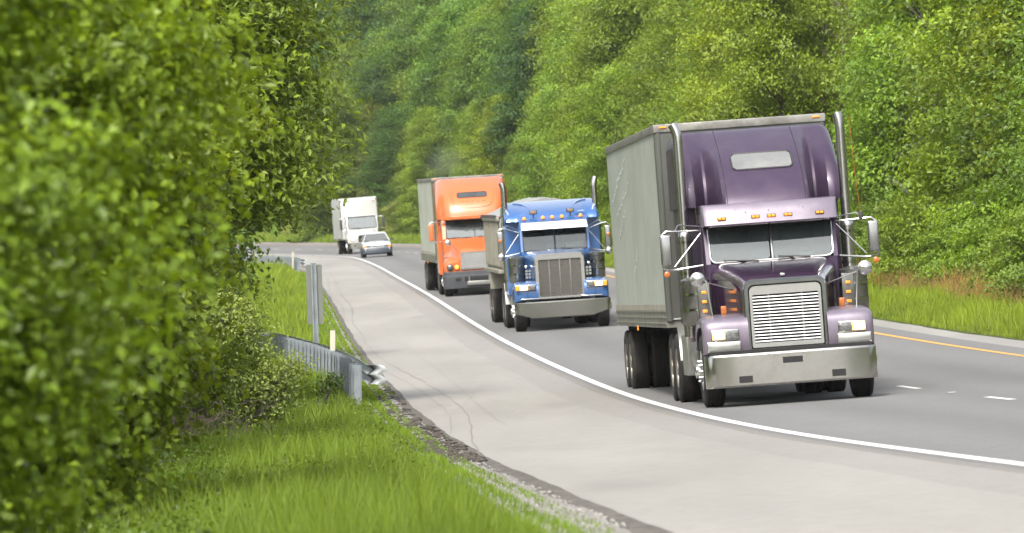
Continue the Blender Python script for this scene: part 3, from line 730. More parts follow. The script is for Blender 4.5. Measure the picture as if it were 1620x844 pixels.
# broad-leaved weeds
def weeds(name, n, Yr, ur, seed, leaf, col, label, hmax=.3, xclip=.084):
    r = np.random.default_rng(seed); K = n//26
    Y = Yr[0]+(Yr[1]-Yr[0])*r.random(K); U = ur[0]+(ur[1]-ur[0])*r.random(K); P = pos(Y, U, 0); P[:, 2] += GB(Y, U)
    k = np.abs(P[:, 0]) < xclip*P[:, 1]+.6; P = P[k]; K = len(P); hh = hmax*(.4+.6*r.random(K))
    idx = np.repeat(np.arange(K), 26); m = len(idx); t = r.random(m)
    C = P[idx]+np.stack([r.normal(size=m)*.10, r.normal(size=m)*.10, hh[idx]*(.25+.75*t)], 1)
    N = nrm(np.array([0, 0, 1.0])+r.normal(size=(m, 3))*.5)
    tint = np.clip(.5+.25*r.normal(size=K)[idx]+.1*r.normal(size=m), 0, 1)
    o = bpy.data.objects.new(name, leaves_mesh(name, C, N, leaf, leaf*.65, r, tint)); COL.objects.link(o); o.color = (*col, 1)
    return tag(o, label, 'weeds', None, 'stuff')
weeds('undergrowth', 52000, (32, 95), (-13, -6.2), 8, .055, (.10, .17, .024), 'leafy weeds covering the bank under the left trees', .42)
weeds('undergrowth', 9000, (60, 112), (-6.2, -4.3), 9, .045, (.125, .19, .03), 'pale leafy weeds among the grass of the left bank', .34)
weeds('undergrowth', 16000, (112, 230), (-9.5, -5.6), 12, .075, (.17, .25, .04), 'rough leafy growth between the left trees and the guardrail', .9)
weeds('undergrowth', 20000, (115, 330), (10.6, 12.8), 10, .10, (.12, .185, .03), 'leafy weeds between the right verge and the wood', .8)
# ================================================================== vehicles
pbr('plum', (0.050, 0.030, 0.062), 0.40, 0.25, var=.10, scale=1.2, coat=.22, dirt=(.14, .11, .12), dirt_amt=.25, dirt_scale=3, rvar=.08)
pbr('plum_hood', (0.048, 0.020, 0.058), 0.22, 0.3, var=.1, scale=1.2, coat=1.0, dirt=(.12, .10, .10), dirt_amt=.2, dirt_scale=3)
pbr('lilac', (0.160, 0.132, 0.174), 0.44, 0.25, var=.06, scale=2, coat=.6, dirt=(.3, .25, .28), dirt_amt=.3, dirt_scale=4)
pbr('blue_paint', (0.042, 0.130, 0.35), 0.28, 0.25, var=.08, scale=1.5, coat=.9, dirt=(.15, .18, .22), dirt_amt=.25, dirt_scale=3)
pbr('orange_paint', (0.56, 0.135, 0.036), 0.32, 0.05, var=.07, scale=1.5, coat=.7, dirt=(.45, .16, .07), dirt_amt=.35, dirt_scale=2.5)
pbr('white_paint', (0.46, 0.46, 0.44), 0.35, 0.0, var=.05, scale=2, coat=.5, dirt=(.45, .43, .38), dirt_amt=.3, dirt_scale=2)
pbr('silver_paint', (0.62, 0.64, 0.66), 0.3, 0.2, var=.05, scale=2, coat=.8)
pbr('navy_plastic', (0.035, 0.045, 0.06), 0.45, 0, var=.15, scale=4)
pbr('chrome', (0.48, 0.48, 0.46), 0.12, 1.0, var=.05, scale=4, rvar=.05, dirt=(.35, .33, .30), dirt_amt=.35, dirt_scale=5)  # chrome colours darkened to stand in for dark trees they would reflect
pbr('bright_chrome', (0.52, 0.52, 0.50), 0.20, 0.85, var=.04, scale=4)
pbr('bumper_chrome', (0.50, 0.49, 0.46), 0.24, 1.0, var=.10, scale=1.5, rvar=.10, dirt=(.30, .27, .22), dirt_amt=.6, dirt_scale=3, bump=.05, bscale=3)
pbr('louvre_metal', (0.70, 0.69, 0.67), 0.3, 0.5, var=.05, scale=5)
pbr('mirror_shell', (0.34, 0.34, 0.33), 0.25, 0.9, var=.1, scale=4)
pbr('cleaner_steel', (0.20, 0.20, 0.18), 0.25, 0.85, var=.15, scale=3, dirt=(.10, .09, .08), dirt_amt=.4, dirt_scale=4, stretch=(1, 1, .35))
pbr('bumper_dark', (0.27, 0.27, 0.245), 0.22, 0.9, var=.12, scale=1.5, rvar=.08, dirt=(.18, .16, .13), dirt_amt=.5, dirt_scale=3)  # bumper chrome again, with dark reflections put into its base colour
pbr('visor_steel', (0.72, 0.72, 0.70), 0.35, 0.35, var=.05, scale=3)
pbr('dark_chrome', (0.20, 0.21, 0.20), 0.18, 0.9, var=.15, scale=2, rvar=.06)
pbr('steel', (0.33, 0.33, 0.31), 0.38, 0.8, var=.18, scale=3, dirt=(.16, .14, .12), dirt_amt=.6, dirt_scale=4, stretch=(1, 1, .35))
pbr('stack_steel', (0.52, 0.51, 0.49), 0.25, 1.0, var=.15, scale=2, dirt=(.20, .18, .16), dirt_amt=.4, dirt_scale=3, stretch=(1, 1, .3))
pbr('rubber', (0.022, 0.021, 0.020), 0.82, 0, var=.25, scale=6, dirt=(.07, .06, .05), dirt_amt=.5, dirt_scale=4, spec=.3)
pbr('rim_steel', (0.30, 0.28, 0.24), 0.5, 0.6, var=.2, scale=6, dirt=(.16, .10, .05), dirt_amt=.7, dirt_scale=7)
pbr('chassis', (0.028, 0.027, 0.026), 0.75, 0, var=.3, scale=5, dirt=(.08, .07, .06), dirt_amt=.5)
pbr('black_plastic', (0.03, 0.03, 0.032), 0.55, 0, var=.15, scale=5, dirt=(.10, .09, .08), dirt_amt=.4)
pbr('grey_plastic', (0.055, 0.058, 0.066), 0.5, 0, var=.12, scale=4, dirt=(.14, .13, .12), dirt_amt=.5)
pbr('cab_dark', (0.02, 0.02, 0.02), 0.9, 0, var=.2)
pbr('seat_cloth', (0.06, 0.055, 0.05), 0.9, 0, var=.2)
pbr('paper', (0.60, 0.68, 0.55), 0.8, 0, var=.12, scale=14)
pbr('white_label', (0.75, 0.77, 0.74), 0.6, 0, var=.05)
pbr('decal', (0.06, 0.30, 0.42), 0.5, 0, var=.5, scale=12)
pbr('red_lens', (0.5, 0.02, 0.015), 0.25, 0, var=.1)
pbr('amber', (0.85, 0.24, 0.02), 0.22, 0, var=.25, scale=40, emit=(1.0, .28, .03), estr=.35)
pbr('amber_dull', (0.42, 0.13, 0.03), 0.3, 0, var=.2, scale=30)
pbr('lens_clear', (0.20, 0.205, 0.20), 0.12, 0.5, var=.5, scale=26)
pbr('lamp_lit', (1.0, .95, .8), 0.2, 0, var=.02, emit=(1.0, .90, .66), estr=4.5)
pbr('lamp_rim', (1.0, .55, .12), 0.2, 0, var=.02, emit=(1.0, .40, .05), estr=1.3)
pbr('lamp_orange', (1.0, .35, .05), 0.2, 0, var=.02, emit=(1.0, .22, .02), estr=1.6)
pbr('trailer_front', (0.095, 0.10, 0.088), 0.45, 0.35, var=.18, scale=1.2, dirt=(.06, .06, .055), dirt_amt=.7, dirt_scale=2, stretch=(1, 1, .25))
pbr('trailer_rail', (0.25, 0.245, 0.22), 0.5, 0.3, var=.25, scale=4, dirt=(.07, .06, .05), dirt_amt=.9, dirt_scale=2.2)
pbr('dump_grey', (0.25, 0.24, 0.195), 0.55, 0.15, var=.15, scale=1.5, dirt=(.14, .12, .09), dirt_amt=.6, dirt_scale=2)
pbr('tarp', (0.24, 0.245, 0.235), 0.7, 0, var=.12, scale=2)
pbr('glass_dark', (0.05, 0.055, 0.055), 0.08, 0.0, var=.2, scale=3, spec=.8, coat=.5)
pbr('glass_roof', (0.17, 0.175, 0.17), 0.18, 0.0, var=.12, scale=3, spec=.8, dirt=(.26, .25, .23), dirt_amt=.5)
glass_mat('windscreen', (0.34, 0.40, 0.40), .06)
glass_mat('windscreen_deep', (0.30, 0.36, 0.35), .05, (.04, .14))
glass_mat('windscreen_clear', (0.42, 0.48, 0.52), .10)
def grille_mesh_mat(name, col, sc, depth, wav=False):
    m, nt, out = new_mat(name)
    tc = nt.nodes.new('ShaderNodeTexCoord'); mp = nt.nodes.new('ShaderNodeMapping'); mp.inputs['Scale'].default_value = sc
    nt.links.new(tc.outputs['Object'], mp.inputs['Vector'])
    if wav:
        t = node(nt, 'ShaderNodeTexWave', Scale=1.0, Distortion=4.5, Detail=3.0); t.bands_direction = 'Z'; t.inputs['Detail Scale'].default_value = 1.5
        src = t.outputs['Fac']
    else:
        t = node(nt, 'ShaderNodeTexVoronoi', Scale=1.0); src = t.outputs['Distance']
    nt.links.new(mp.outputs[0], t.inputs['Vector'])
    r = nt.nodes.new('ShaderNodeValToRGB'); r.color_ramp.elements[0].position = .25; r.color_ramp.elements[1].position = .75
    r.color_ramp.elements[0].color = c4([x*depth for x in col]); r.color_ramp.elements[1].color = c4(col); nt.links.new(src, r.inputs[0])
    p = node(nt, 'ShaderNodeBsdfPrincipled', Roughness=.45, Metallic=.6); nt.links.new(r.outputs[0], p.inputs['Base Color'])
    b = node(nt, 'ShaderNodeBump', Strength=.8, Distance=.02); nt.links.new(src, b.inputs['Height']); nt.links.new(b.outputs[0], p.inputs['Normal'])
    nt.links.new(p.outputs[0], out.inputs[0])
grille_mesh_mat('grille_screen', (.24, .225, .20), (160, 1, 40), .35)
grille_mesh_mat('grille_wavy', (.72, .72, .70), (14, 1, 15), .32, True)
def trailer_side_mat(name, col, ribs, rib_amt=.12, scribble=False, dirtc=(.16, .155, .13)):
    """sheet aluminium side: faint vertical ribs, grime running down, optional scratches"""
    m, nt, out = new_mat(name)
    tc = nt.nodes.new('ShaderNodeTexCoord'); sp = nt.nodes.new('ShaderNodeSeparateXYZ'); nt.links.new(tc.outputs['Object'], sp.inputs[0])
    m1 = node(nt, 'ShaderNodeMath', operation='MULTIPLY'); m1.inputs[1].default_value = 6.2832/ribs; nt.links.new(sp.outputs['Y'], m1.inputs[0])
    sn = node(nt, 'ShaderNodeMath', operation='SINE'); nt.links.new(m1.outputs[0], sn.inputs[0])
    mp = nt.nodes.new('ShaderNodeMapping'); mp.inputs['Scale'].default_value = (1, .35, .9); nt.links.new(tc.outputs['Object'], mp.inputs['Vector'])
    nz = node(nt, 'ShaderNodeTexNoise', Scale=1.1, Detail=8.0, Roughness=.7); nt.links.new(mp.outputs[0], nz.inputs['Vector'])
    mp2 = nt.nodes.new('ShaderNodeMapping'); mp2.inputs['Scale'].default_value = (1, 2.2, .12); nt.links.new(tc.outputs['Object'], mp2.inputs['Vector'])
    st = node(nt, 'ShaderNodeTexNoise', Scale=1.6, Detail=5.0); nt.links.new(mp2.outputs[0], st.inputs['Vector'])
    ad = node(nt, 'ShaderNodeMath', operation='ADD'); nt.links.new(nz.outputs['Fac'], ad.inputs[0])
    s2 = node(nt, 'ShaderNodeMath', operation='MULTIPLY'); s2.inputs[1].default_value = .6; nt.links.new(st.outputs['Fac'], s2.inputs[0]); nt.links.new(s2.outputs[0], ad.inputs[1])
    r = nt.nodes.new('ShaderNodeValToRGB'); r.color_ramp.elements[0].position = .60; r.color_ramp.elements[1].position = .98
    r.color_ramp.elements[0].color = c4(col); r.color_ramp.elements[1].color = c4([a*.5+b*.5 for a, b in zip(col, dirtc)]); nt.links.new(ad.outputs[0], r.inputs[0])
    mr = node(nt, 'ShaderNodeMapRange'); mr.inputs[1].default_value = -1; mr.inputs[3].default_value = 1-rib_amt; mr.inputs[4].default_value = 1+rib_amt*.5; nt.links.new(sn.outputs[0], mr.inputs[0])
    mx = node(nt, 'ShaderNodeMix', data_type='RGBA', blend_type='MULTIPLY'); mx.inputs[0].default_value = 1; nt.links.new(r.outputs[0], mx.inputs[6]); nt.links.new(mr.outputs[0], mx.inputs[7])
    p = node(nt, 'ShaderNodeBsdfPrincipled', Roughness=.5, Metallic=.25); nt.links.new(mx.outputs[2], p.inputs['Base Color'])
    b = node(nt, 'ShaderNodeBump', Strength=.5, Distance=.01); nt.links.new(sn.outputs[0], b.inputs['Height']); nt.links.new(b.outputs[0], p.inputs['Normal'])
    nt.links.new(p.outputs[0], out.inputs[0])
trailer_side_mat('side_green_grey', (.50, .53, .485), .40, .06, dirtc=(.30,.32,.27))
trailer_side_mat('side_white_grey', (.58, .60, .52), 1.2, .10, dirtc=(.3,.31,.26))
trailer_side_mat('side_white', (.47, .47, .45), 2.4, .04, dirtc=(.4, .4, .36))

# ---------------------------------------------------------------- shared running gear
def tyre_mb(w, r=.52):
    h = w/2; m = MB(); prof = [(-h+.03, .28), (-h-.005, .33), (-h-.012, .42), (-h+.002, r-.035), (-h+.022, r-.008)]
    n = 5; a0 = -h+.03; st = (2*h-.06)/n
    for k in range(n):
        a = a0+st*k; prof += [(a+.004, r), (a+st-.012, r)]
        if k < n-1: prof += [(a+st-.010, r-.016), (a+st, r-.016)]
    prof += [(h-.022, r-.008), (h-.002, r-.035), (h+.012, .42), (h+.005, .33), (h-.03, .28)]
    return m.lathe(prof, 'x', (0, 0, 0), 'rubber', 48)
def rim_steer_mb(w, nuts=True):
    """outer face towards -x"""
    h = w/2; m = MB()
    m.lathe([(h-.02, .285), (-h+.02, .285), (-h-.004, .29), (-h+.004, .265), (-h+.05, .24), (-h+.03, .19), (-h-.0, .16), (-h-.03, .11), (-h-.085, .095), (-h-.10, .05), (-h-.10, .001)], 'x', (0, 0, 0), 'bright_chrome', 36)
    for k in range(10):
        q = 2*math.pi*k/10; c = (0, .145*math.cos(q), .145*math.sin(q))
        m.lathe([(-h+.01, .018), (-h-.05, .018), (-h-.065, .008), (-h-.067, .001)], 'x', c, 'bright_chrome', 8)
    return m
def rim_dual_mb(w):
    m = MB(); h = w/2
    m.lathe([(h-.01, .285), (-h+.01, .285), (-h-.004, .29), (-h+.01, .27), (-h+.14, .25), (-h+.17, .18), (-h+.15, .13), (-h+.05, .12), (-h-.0, .11), (-h-.01, .05), (-h-.01, .001)], 'x', (0, 0, 0), 'rim_steel', 32)
    for k in range(10):
        q = 2*math.pi*k/10; m.lathe([(-h+.16, .015), (-h+.12, .015), (-h+.12, .001)], 'x', (0, .155*math.cos(q), .155*math.sin(q)), 'rim_steel', 6)
    return m
WH = {}
def wheel(parent, kind, x, y, z=.52):
    """one wheel position: rim mesh with its tyres as children; outer face outwards"""
    if kind not in WH:
        if kind == 'steer':
            a = rim_steer_mb(.28).build('wheel'); ts = [tyre_mb(.28).build('tyre', a)]
        else:
            a = rim_dual_mb(.62).build('wheel'); t = tyre_mb(.275).build('tyre', a); t.location = (-.172, 0, 0)
            t2 = t.copy(); COL.objects.link(t2); t2.parent = a; t2.location = (.172, 0, 0)
        WH[kind] = a.data, [(c.data, c.location.copy()) for c in a.children]
        for c in list(a.children): bpy.data.objects.remove(c)
        bpy.data.objects.remove(a)
    me, kids = WH[kind]; o = bpy.data.objects.new('wheel', me); COL.objects.link(o); o.parent = parent; o.location = (x, y, z)
    if x > 0: o.rotation_euler = (0, 0, math.pi)
    for d, l in kids:
        c = bpy.data.objects.new('tyre', d); COL.objects.link(c); c.parent = o; c.location = l
    return o
def trailer_wheel(parent, x, y, z=.52):
    """sub-part level wheel (under the trailer part): tyres and rim in one mesh"""
    if 'flat' not in WH:
        m = rim_dual_mb(.62)
        for dx in (-.172, .172):
            t = tyre_mb(.275); m.add([(a+dx, b, c) for a, b, c in t.v], t.f, 'rubber')
        o = m.build('wheel'); WH['flat'] = o.data; bpy.data.objects.remove(o)
    o = bpy.data.objects.new('wheel', WH['flat']); COL.objects.link(o); o.parent = parent; o.location = (x, y, z)
    if x > 0: o.rotation_euler = (0, 0, math.pi)
    return o
def stack(parent, x, y, z0, zs, z1, r, rs, bend, mat='stack_steel'):
    m = MB(); m.tube([(x, y, z0), (x, y, zs)], rs, mat, 18)
    m.lathe([(0, rs), (.05, rs*.95), (.09, r)], 'z', (x, y, zs), mat, 18)
    pts = [(x, y, zs), (x, y, z1-.42), (x, y, z1-.26)]
    for k in range(1, 6): a = k/5*R(52); pts.append((x+bend*.30*(1-math.cos(a)), y+.06*(1-math.cos(a)), z1-.26+.34*math.sin(a)*.98))
    m.tube(pts, r, mat, 18, caps=False); m.tube(pts[-3:], r*.86, 'cab_dark', 14, caps=False)
    for z in (z0+.25, z0+.9, zs-.1): m.lathe([(0, rs+.012), (.04, rs+.012)], 'z', (x, y, z), 'chrome', 18)
    return m.build('exhaust_stack', parent)
def roof_fairing(name, parent, mat, hw, z0, z1, yc, yo, yback, ctr, corner, nx=49, nz=18):
    """cap over cab and sleeper; front surface y(x,z): yc centre bulge, yo outer shoulders"""
    m = MB(); xs = [hw*math.sin(R(90)*(-1+2*i/(nx-1))) if False else -hw+2*hw*i/(nx-1) for i in range(nx)]
    rows = []
    def ss(a, b, x): t = max(0, min(1, (x-a)/(b-a))); return t*t*(3-2*t)
    def topz(x):
        e = max(0, abs(x)-(hw-corner))/corner; return z1-corner*(1-math.sqrt(max(0, 1-e*e)))
    for j in range(nz+1):
        t = j/nz; row = []
        for x in xs:
            zt = topz(x); z = z0+(zt-z0)*t; w_ = ss(ctr[0], ctr[1], abs(x)); y = yc(t, x)*(1-w_)+yo(t, x)*w_
            e = max(0, abs(x)-(hw-.10))/.10; y += .10*(1-math.sqrt(max(0, 1-e*e)))
            row.append((x, y, z))
        rows.append(row)
    rows.append([(x, yback, topz(x)) for x in xs])
    m.loft(rows, mat, closed=False)
    for s in (0, -1):     # sides
        col = [r[s] for r in rows]; bk = [(xs[s], yback, p[2]) for p in col]
        m.loft([col, bk], mat, closed=False)
    m.loft([[r[0] for r in rows], [r[0] for r in rows]], mat, closed=False) if False else None
    m.add([(xs[0], yback, z0), (xs[-1], yback, z0)]+[(x, yback, topz(x)) for x in xs[::-1]], [tuple(range(nx+2))], mat)
    return m.build(name, parent, angle=32)
def cap_window(parent, f, x0, x1, z0, z1, mat, rim='black_plastic'):
    """pane bent onto the cap: f(x, z, lift) gives points on its surface"""
    m = MB(); rows = []; r = .055
    for k in range(9):
        z = z0+(z1-z0)*k/8; e = max(0, r-min(z-z0, z1-z)); ins = r-math.sqrt(max(0, r*r-e*e))
        rows.append([f(x0+ins+(x1-x0-2*ins)*q/14, z, .016) for q in range(15)])
    m.loft(rows, mat, closed=False); edge = rows[0]+[q[-1] for q in rows[1:]]+rows[-1][::-1]+[q[0] for q in rows[::-1][1:]]
    m.tube(edge, .013, rim, 6, False); return m.build('roof_window', parent)
def interior(parent, hw, y0, y1, z0, z1, wheel_side=1, zd=None):
    m = MB(); zd = zd or z0+.5
    m.add([(-hw,y0,z0),(hw,y0,z0),(hw,y1,z0),(-hw,y1,z0),(-hw,y0,z1),(hw,y0,z1),(hw,y1,z1),(-hw,y1,z1)], [(0,1,2,3),(7,6,5,4),(1,5,6,2),(2,6,7,3),(3,7,4,0)], 'cab_dark')
    m.box(-hw+.02, hw-.02, y0+.08, y0+.45, z0+.02, zd, 'cab_dark', .03)
    for s in (-1, 1):
        m.box(s*hw*.5-.24, s*hw*.5+.24, y0+.95, y0+1.10, zd-.2, zd+.52, 'seat_cloth', .05); m.box(s*hw*.5-.13, s*hw*.5+.13, y0+.96, y0+1.06, zd+.5, zd+.68, 'seat_cloth', .04)
    cx = wheel_side*hw*.5; pts = [(cx+.22*math.cos(a), y0+.42+.12*math.sin(a), zd+.06+.19*math.sin(a)) for a in [2*math.pi*k/20 for k in range(21)]]
    m.tube(pts, .017, 'black_plastic', 6, False)
    return m.build('interior', parent)
def wiper(parent, x0, z0, x1, z1, y):
    m = MB(); m.tube([(x0, y+.0, z0), ((x0+x1)/2, y-.03, (z0+z1)/2+.01)], .010, 'black_plastic', 6); m.tube([((x0+x1)/2-.33*(1 if x1 > x0 else -1), y-.035, (z0+z1)/2-.01), (x1, y-.03, z1)], .011, 'black_plastic', 6)
    return m.build('wiper', parent)
def fender(parent, mat, x_in, x_out, path, ctr, s):
    """front wing swept along a side path, rolled over at its outer edge"""
    m = MB(); rings = []
    for (y, z) in path:
        d = Vector((ctr[0]-y, ctr[1]-z)).normalized(); rg = []
        for x, ins in ((x_in, .0), (x_in+.12, 0), ((x_in+x_out)/2, -.006), (x_out-.16, 0), (x_out-.08, .012), (x_out-.03, .04), (x_out-.004, .09), (x_out, .15), (x_out-.02, .17), (x_out-.05, .15)):
            rg.append((s*x, y+d.x*ins, z+d.y*ins))
        rings.append(rg)
    m.loft(rings, mat, closed=False)
    return m.build('fender', parent, angle=50)
def smooth_path(pts, n=4):
    """Catmull-Rom through 2-d points"""
    out = []; P_ = [pts[0]]+list(pts)+[pts[-1]]
    for i in range(1, len(P_)-2):
        for k in range(n):
            t = k/n; a, b, c, d = P_[i-1], P_[i], P_[i+1], P_[i+2]
            out.append(tuple(.5*((2*b[q])+(-a[q]+c[q])*t+(2*a[q]-5*b[q]+4*c[q]-d[q])*t*t+(-a[q]+3*b[q]-3*c[q]+d[q])*t**3) for q in range(len(b))))
    return out+[tuple(pts[-1])]
def bumper_u(parent, mat, hw, zt, zb, ends, depth=.42, zend=None, slots=(), bulge=.04, th=.012):
    """wrap-round bumper: outline in plan swept between zb and zt"""
    m = MB(); plan = [(-hw, depth), (-hw, .22), (-hw+.01, .14), (-hw+ends*.5, .05), (-hw+ends, .012)]
    plan += [(-hw+ends+(hw-ends)*2*k/6, -bulge*math.sin(math.pi*k/6)) for k in range(1, 6)]+[(hw-ends, .012), (hw-ends*.5, .05), (hw-.01, .14), (hw, .22), (hw, depth)]
    rows = []
    for f in (0, .06, .5, .94, 1):
        row = []
        for x, y in plan:
            b = zb if zend is None else zb+(zend-zb)*max(0, (abs(x)-zend_x)/(hw-zend_x))
            yy = y+(.02 if f in (0, 1) else 0); row.append((x, yy, b+(zt-b)*f))
        rows.append(row)
    m.loft(rows, mat, closed=False); m.loft([rows[-1], [(x, y+.06, z-.005) for x, y, z in rows[-1]]], mat, closed=False)
    m.loft([rows[0], [(x, y+.05, z+.004) for x, y, z in rows[0]]], mat, closed=False)
    for (a, b, c, d) in slots: m.box(a, b, -bulge-.006, .05, c, d, 'cab_dark')  # no holes cut: dark blocks paint the shade inside the slots
    return m.build('bumper', parent, angle=28)
zend_x = .75
def hood_loft(parent, mat, rings, name='hood'):
    m = MB(); m.loft(rings, mat, True, True, True); return m.build(name, parent, angle=45)
def air_cleaner(parent, s, x, y, z0, z1, r, lights):
    m = MB(); m.lathe([(0, .001), (0, r*.55), (.02, r*.9), (.05, r), (z1-z0-.13, r), (z1-z0-.12, r*1.05), (z1-z0-.05, r*1.05), (z1-z0-.02, r*.8), (z1-z0, r*.3), (z1-z0, .001)], 'z', (x*s, y, z0), 'cleaner_steel', 28)
    for z in (z0+(z1-z0)*.3, z0+(z1-z0)*.62): m.lathe([(0, r+.008), (.035, r+.008)], 'z', (x*s, y, z), 'chrome', 28)
    o = m.build('air_cleaner', parent)
    if lights:
        b = MB(); xi = x-r*.95; b.box(min(s*xi, s*(xi+.17)), max(s*xi, s*(xi+.17)), y-r-.03, y-r-.01, z0+.12, z1-.10, 'cleaner_steel', .004); b.build('light_panel', parent)
        for k in range(3):
            c = MB(); zc = z0+.20+k*.135; c.box(min(s*(xi+.05), s*(xi+.12)), max(s*(xi+.05), s*(xi+.12)), y-r-.06, y-r-.028, zc-.02, zc+.02, 'amber', .008); c.build('marker_light', parent)
    return o
def west_mirror(parent, s, x, y, z0, z1, w_, xa, tops, mat='mirror_shell', amber=True, arms=True, am_z=None):
    m = MB(); m.box(s*x-w_/2, s*x+w_/2, y-.05, y+.03, z0, z1, mat, .028)
    m.box(s*x-w_/2+.014, s*x+w_/2-.014, y+.031, y+.034, z0+.03, z1-.03, 'glass_dark')
    o = m.build('mirror', parent)
    if arms:
        a = MB(); ys = y+.05
        xo = s*(x-.02)
        a.tube([(s*xa, ys+.10, tops[0]), (s*(x-w_*.9), ys, tops[1]), (xo, ys-.03, tops[1]+.01), (s*(x+w_*.4), ys-.03, tops[1]-.05), (s*(x+w_*.4), ys-.02, z0-.03), (xo, ys-.02, z0-.06), (s*(x-w_), ys, z0-.06), (s*xa, ys-.12, tops[2])], .014, 'bright_chrome', 7)
        a.tube([(s*xa, ys+.08, tops[0]-.04), (s*(x-w_*.7), ys, z0-.02)], .011, 'bright_chrome', 7)
        a.tube([(s*xa, ys+.25, tops[0]+.06), (s*(x-w_*1.3), ys+.1, tops[1]+.09), (s*(x-w_*.9), ys, tops[1])], .010, 'bright_chrome', 7)
        a.build('mirror_arm', parent)
    if amber:
        az = am_z if am_z is not None else z0-.12
        c = MB(); c.lathe([(0, .045), (-.02, .045), (-.03, .03), (-.032, .001)], 'y', (s*(x+.01), y-.02 if am_z is None else y-.052, az), 'amber_dull', 16, True); c.build('marker_light', parent)
    return o
def convex_mirror(parent, s, x, y, z, r, base, brace=None):
    m = MB(); m.lathe([(.03, r*.15), (.02, r*.8), (0, r), (-.015, r*.98), (-.04, r*.7), (-.05, r*.3), (-.052, .001)], 'y', (s*x, y, z), 'bright_chrome', 24)
    o = m.build('convex_mirror', parent); a = MB()
    a.tube([(s*x, y-.045, z), (s*(x-.06), y-.09, z+.02), (s*(x-r*1.1), y-.04, z-.02), (s*(base[0]), base[1], base[2])], .010, 'bright_chrome', 6)
    if brace: a.tube([(s*(x-r*1.0), y, z-.04), (s*brace[0], brace[1], brace[2])], .010, 'bright_chrome', 6)
    a.build('mirror_stalk', parent); return o
def rect_headlight(parent, s, x0, x1, y, z0, z1, lit_outer=True, amber=0.0, rim='chrome'):
    m = MB(); m.box(min(s*x0, s*x1), max(s*x0, s*x1), y-.03, y+.08, z0, z1, rim, .012); o = m.build('headlight', parent)
    xe = x1-amber; mid = (x0+xe)/2
    def lens(a, b, mt, nm, pr=.0):
        q = MB(); q.box(min(s*a, s*b), max(s*a, s*b), y-.045-pr, y-.028, z0+.02+pr*1.8, z1-.02-pr*1.8, mt, .008); q.build(nm, o)
    lens(x0+.015, mid-.008, 'lens_clear', 'lens'); lens(mid+.002, xe-.008, 'lamp_rim', 'lamp_surround'); lens(mid+.020, xe-.026, 'lamp_lit', 'lamp', .006)
    if amber: lens(xe, x1-.01, 'amber', 'turn_signal')
    return o
def chassis(parent, y0, y1, axles, deck=True):
    m = MB()
    for s in (-1, 1): m.box(s*.43-.04, s*.43+.04, y0, y1, .72, .98, 'chassis')
    for y in axles: m.tube([(-.95, y, .52), (.95, y, .52)], .075, 'chassis', 10); m.box(-.2, .2, y-.16, y+.16, .36, .70, 'chassis', .05)
    m.box(-.75, .75, y0+.5, y0+.9, .50, .75, 'chassis'); m.box(-.4, .4, y0+.8, y0+2.0, .38, .8, 'chassis', .05)
    m.box(-.3, .3, 2.6, 3.3, .42, .7, 'chassis', .04)
    return m.build('chassis', parent)
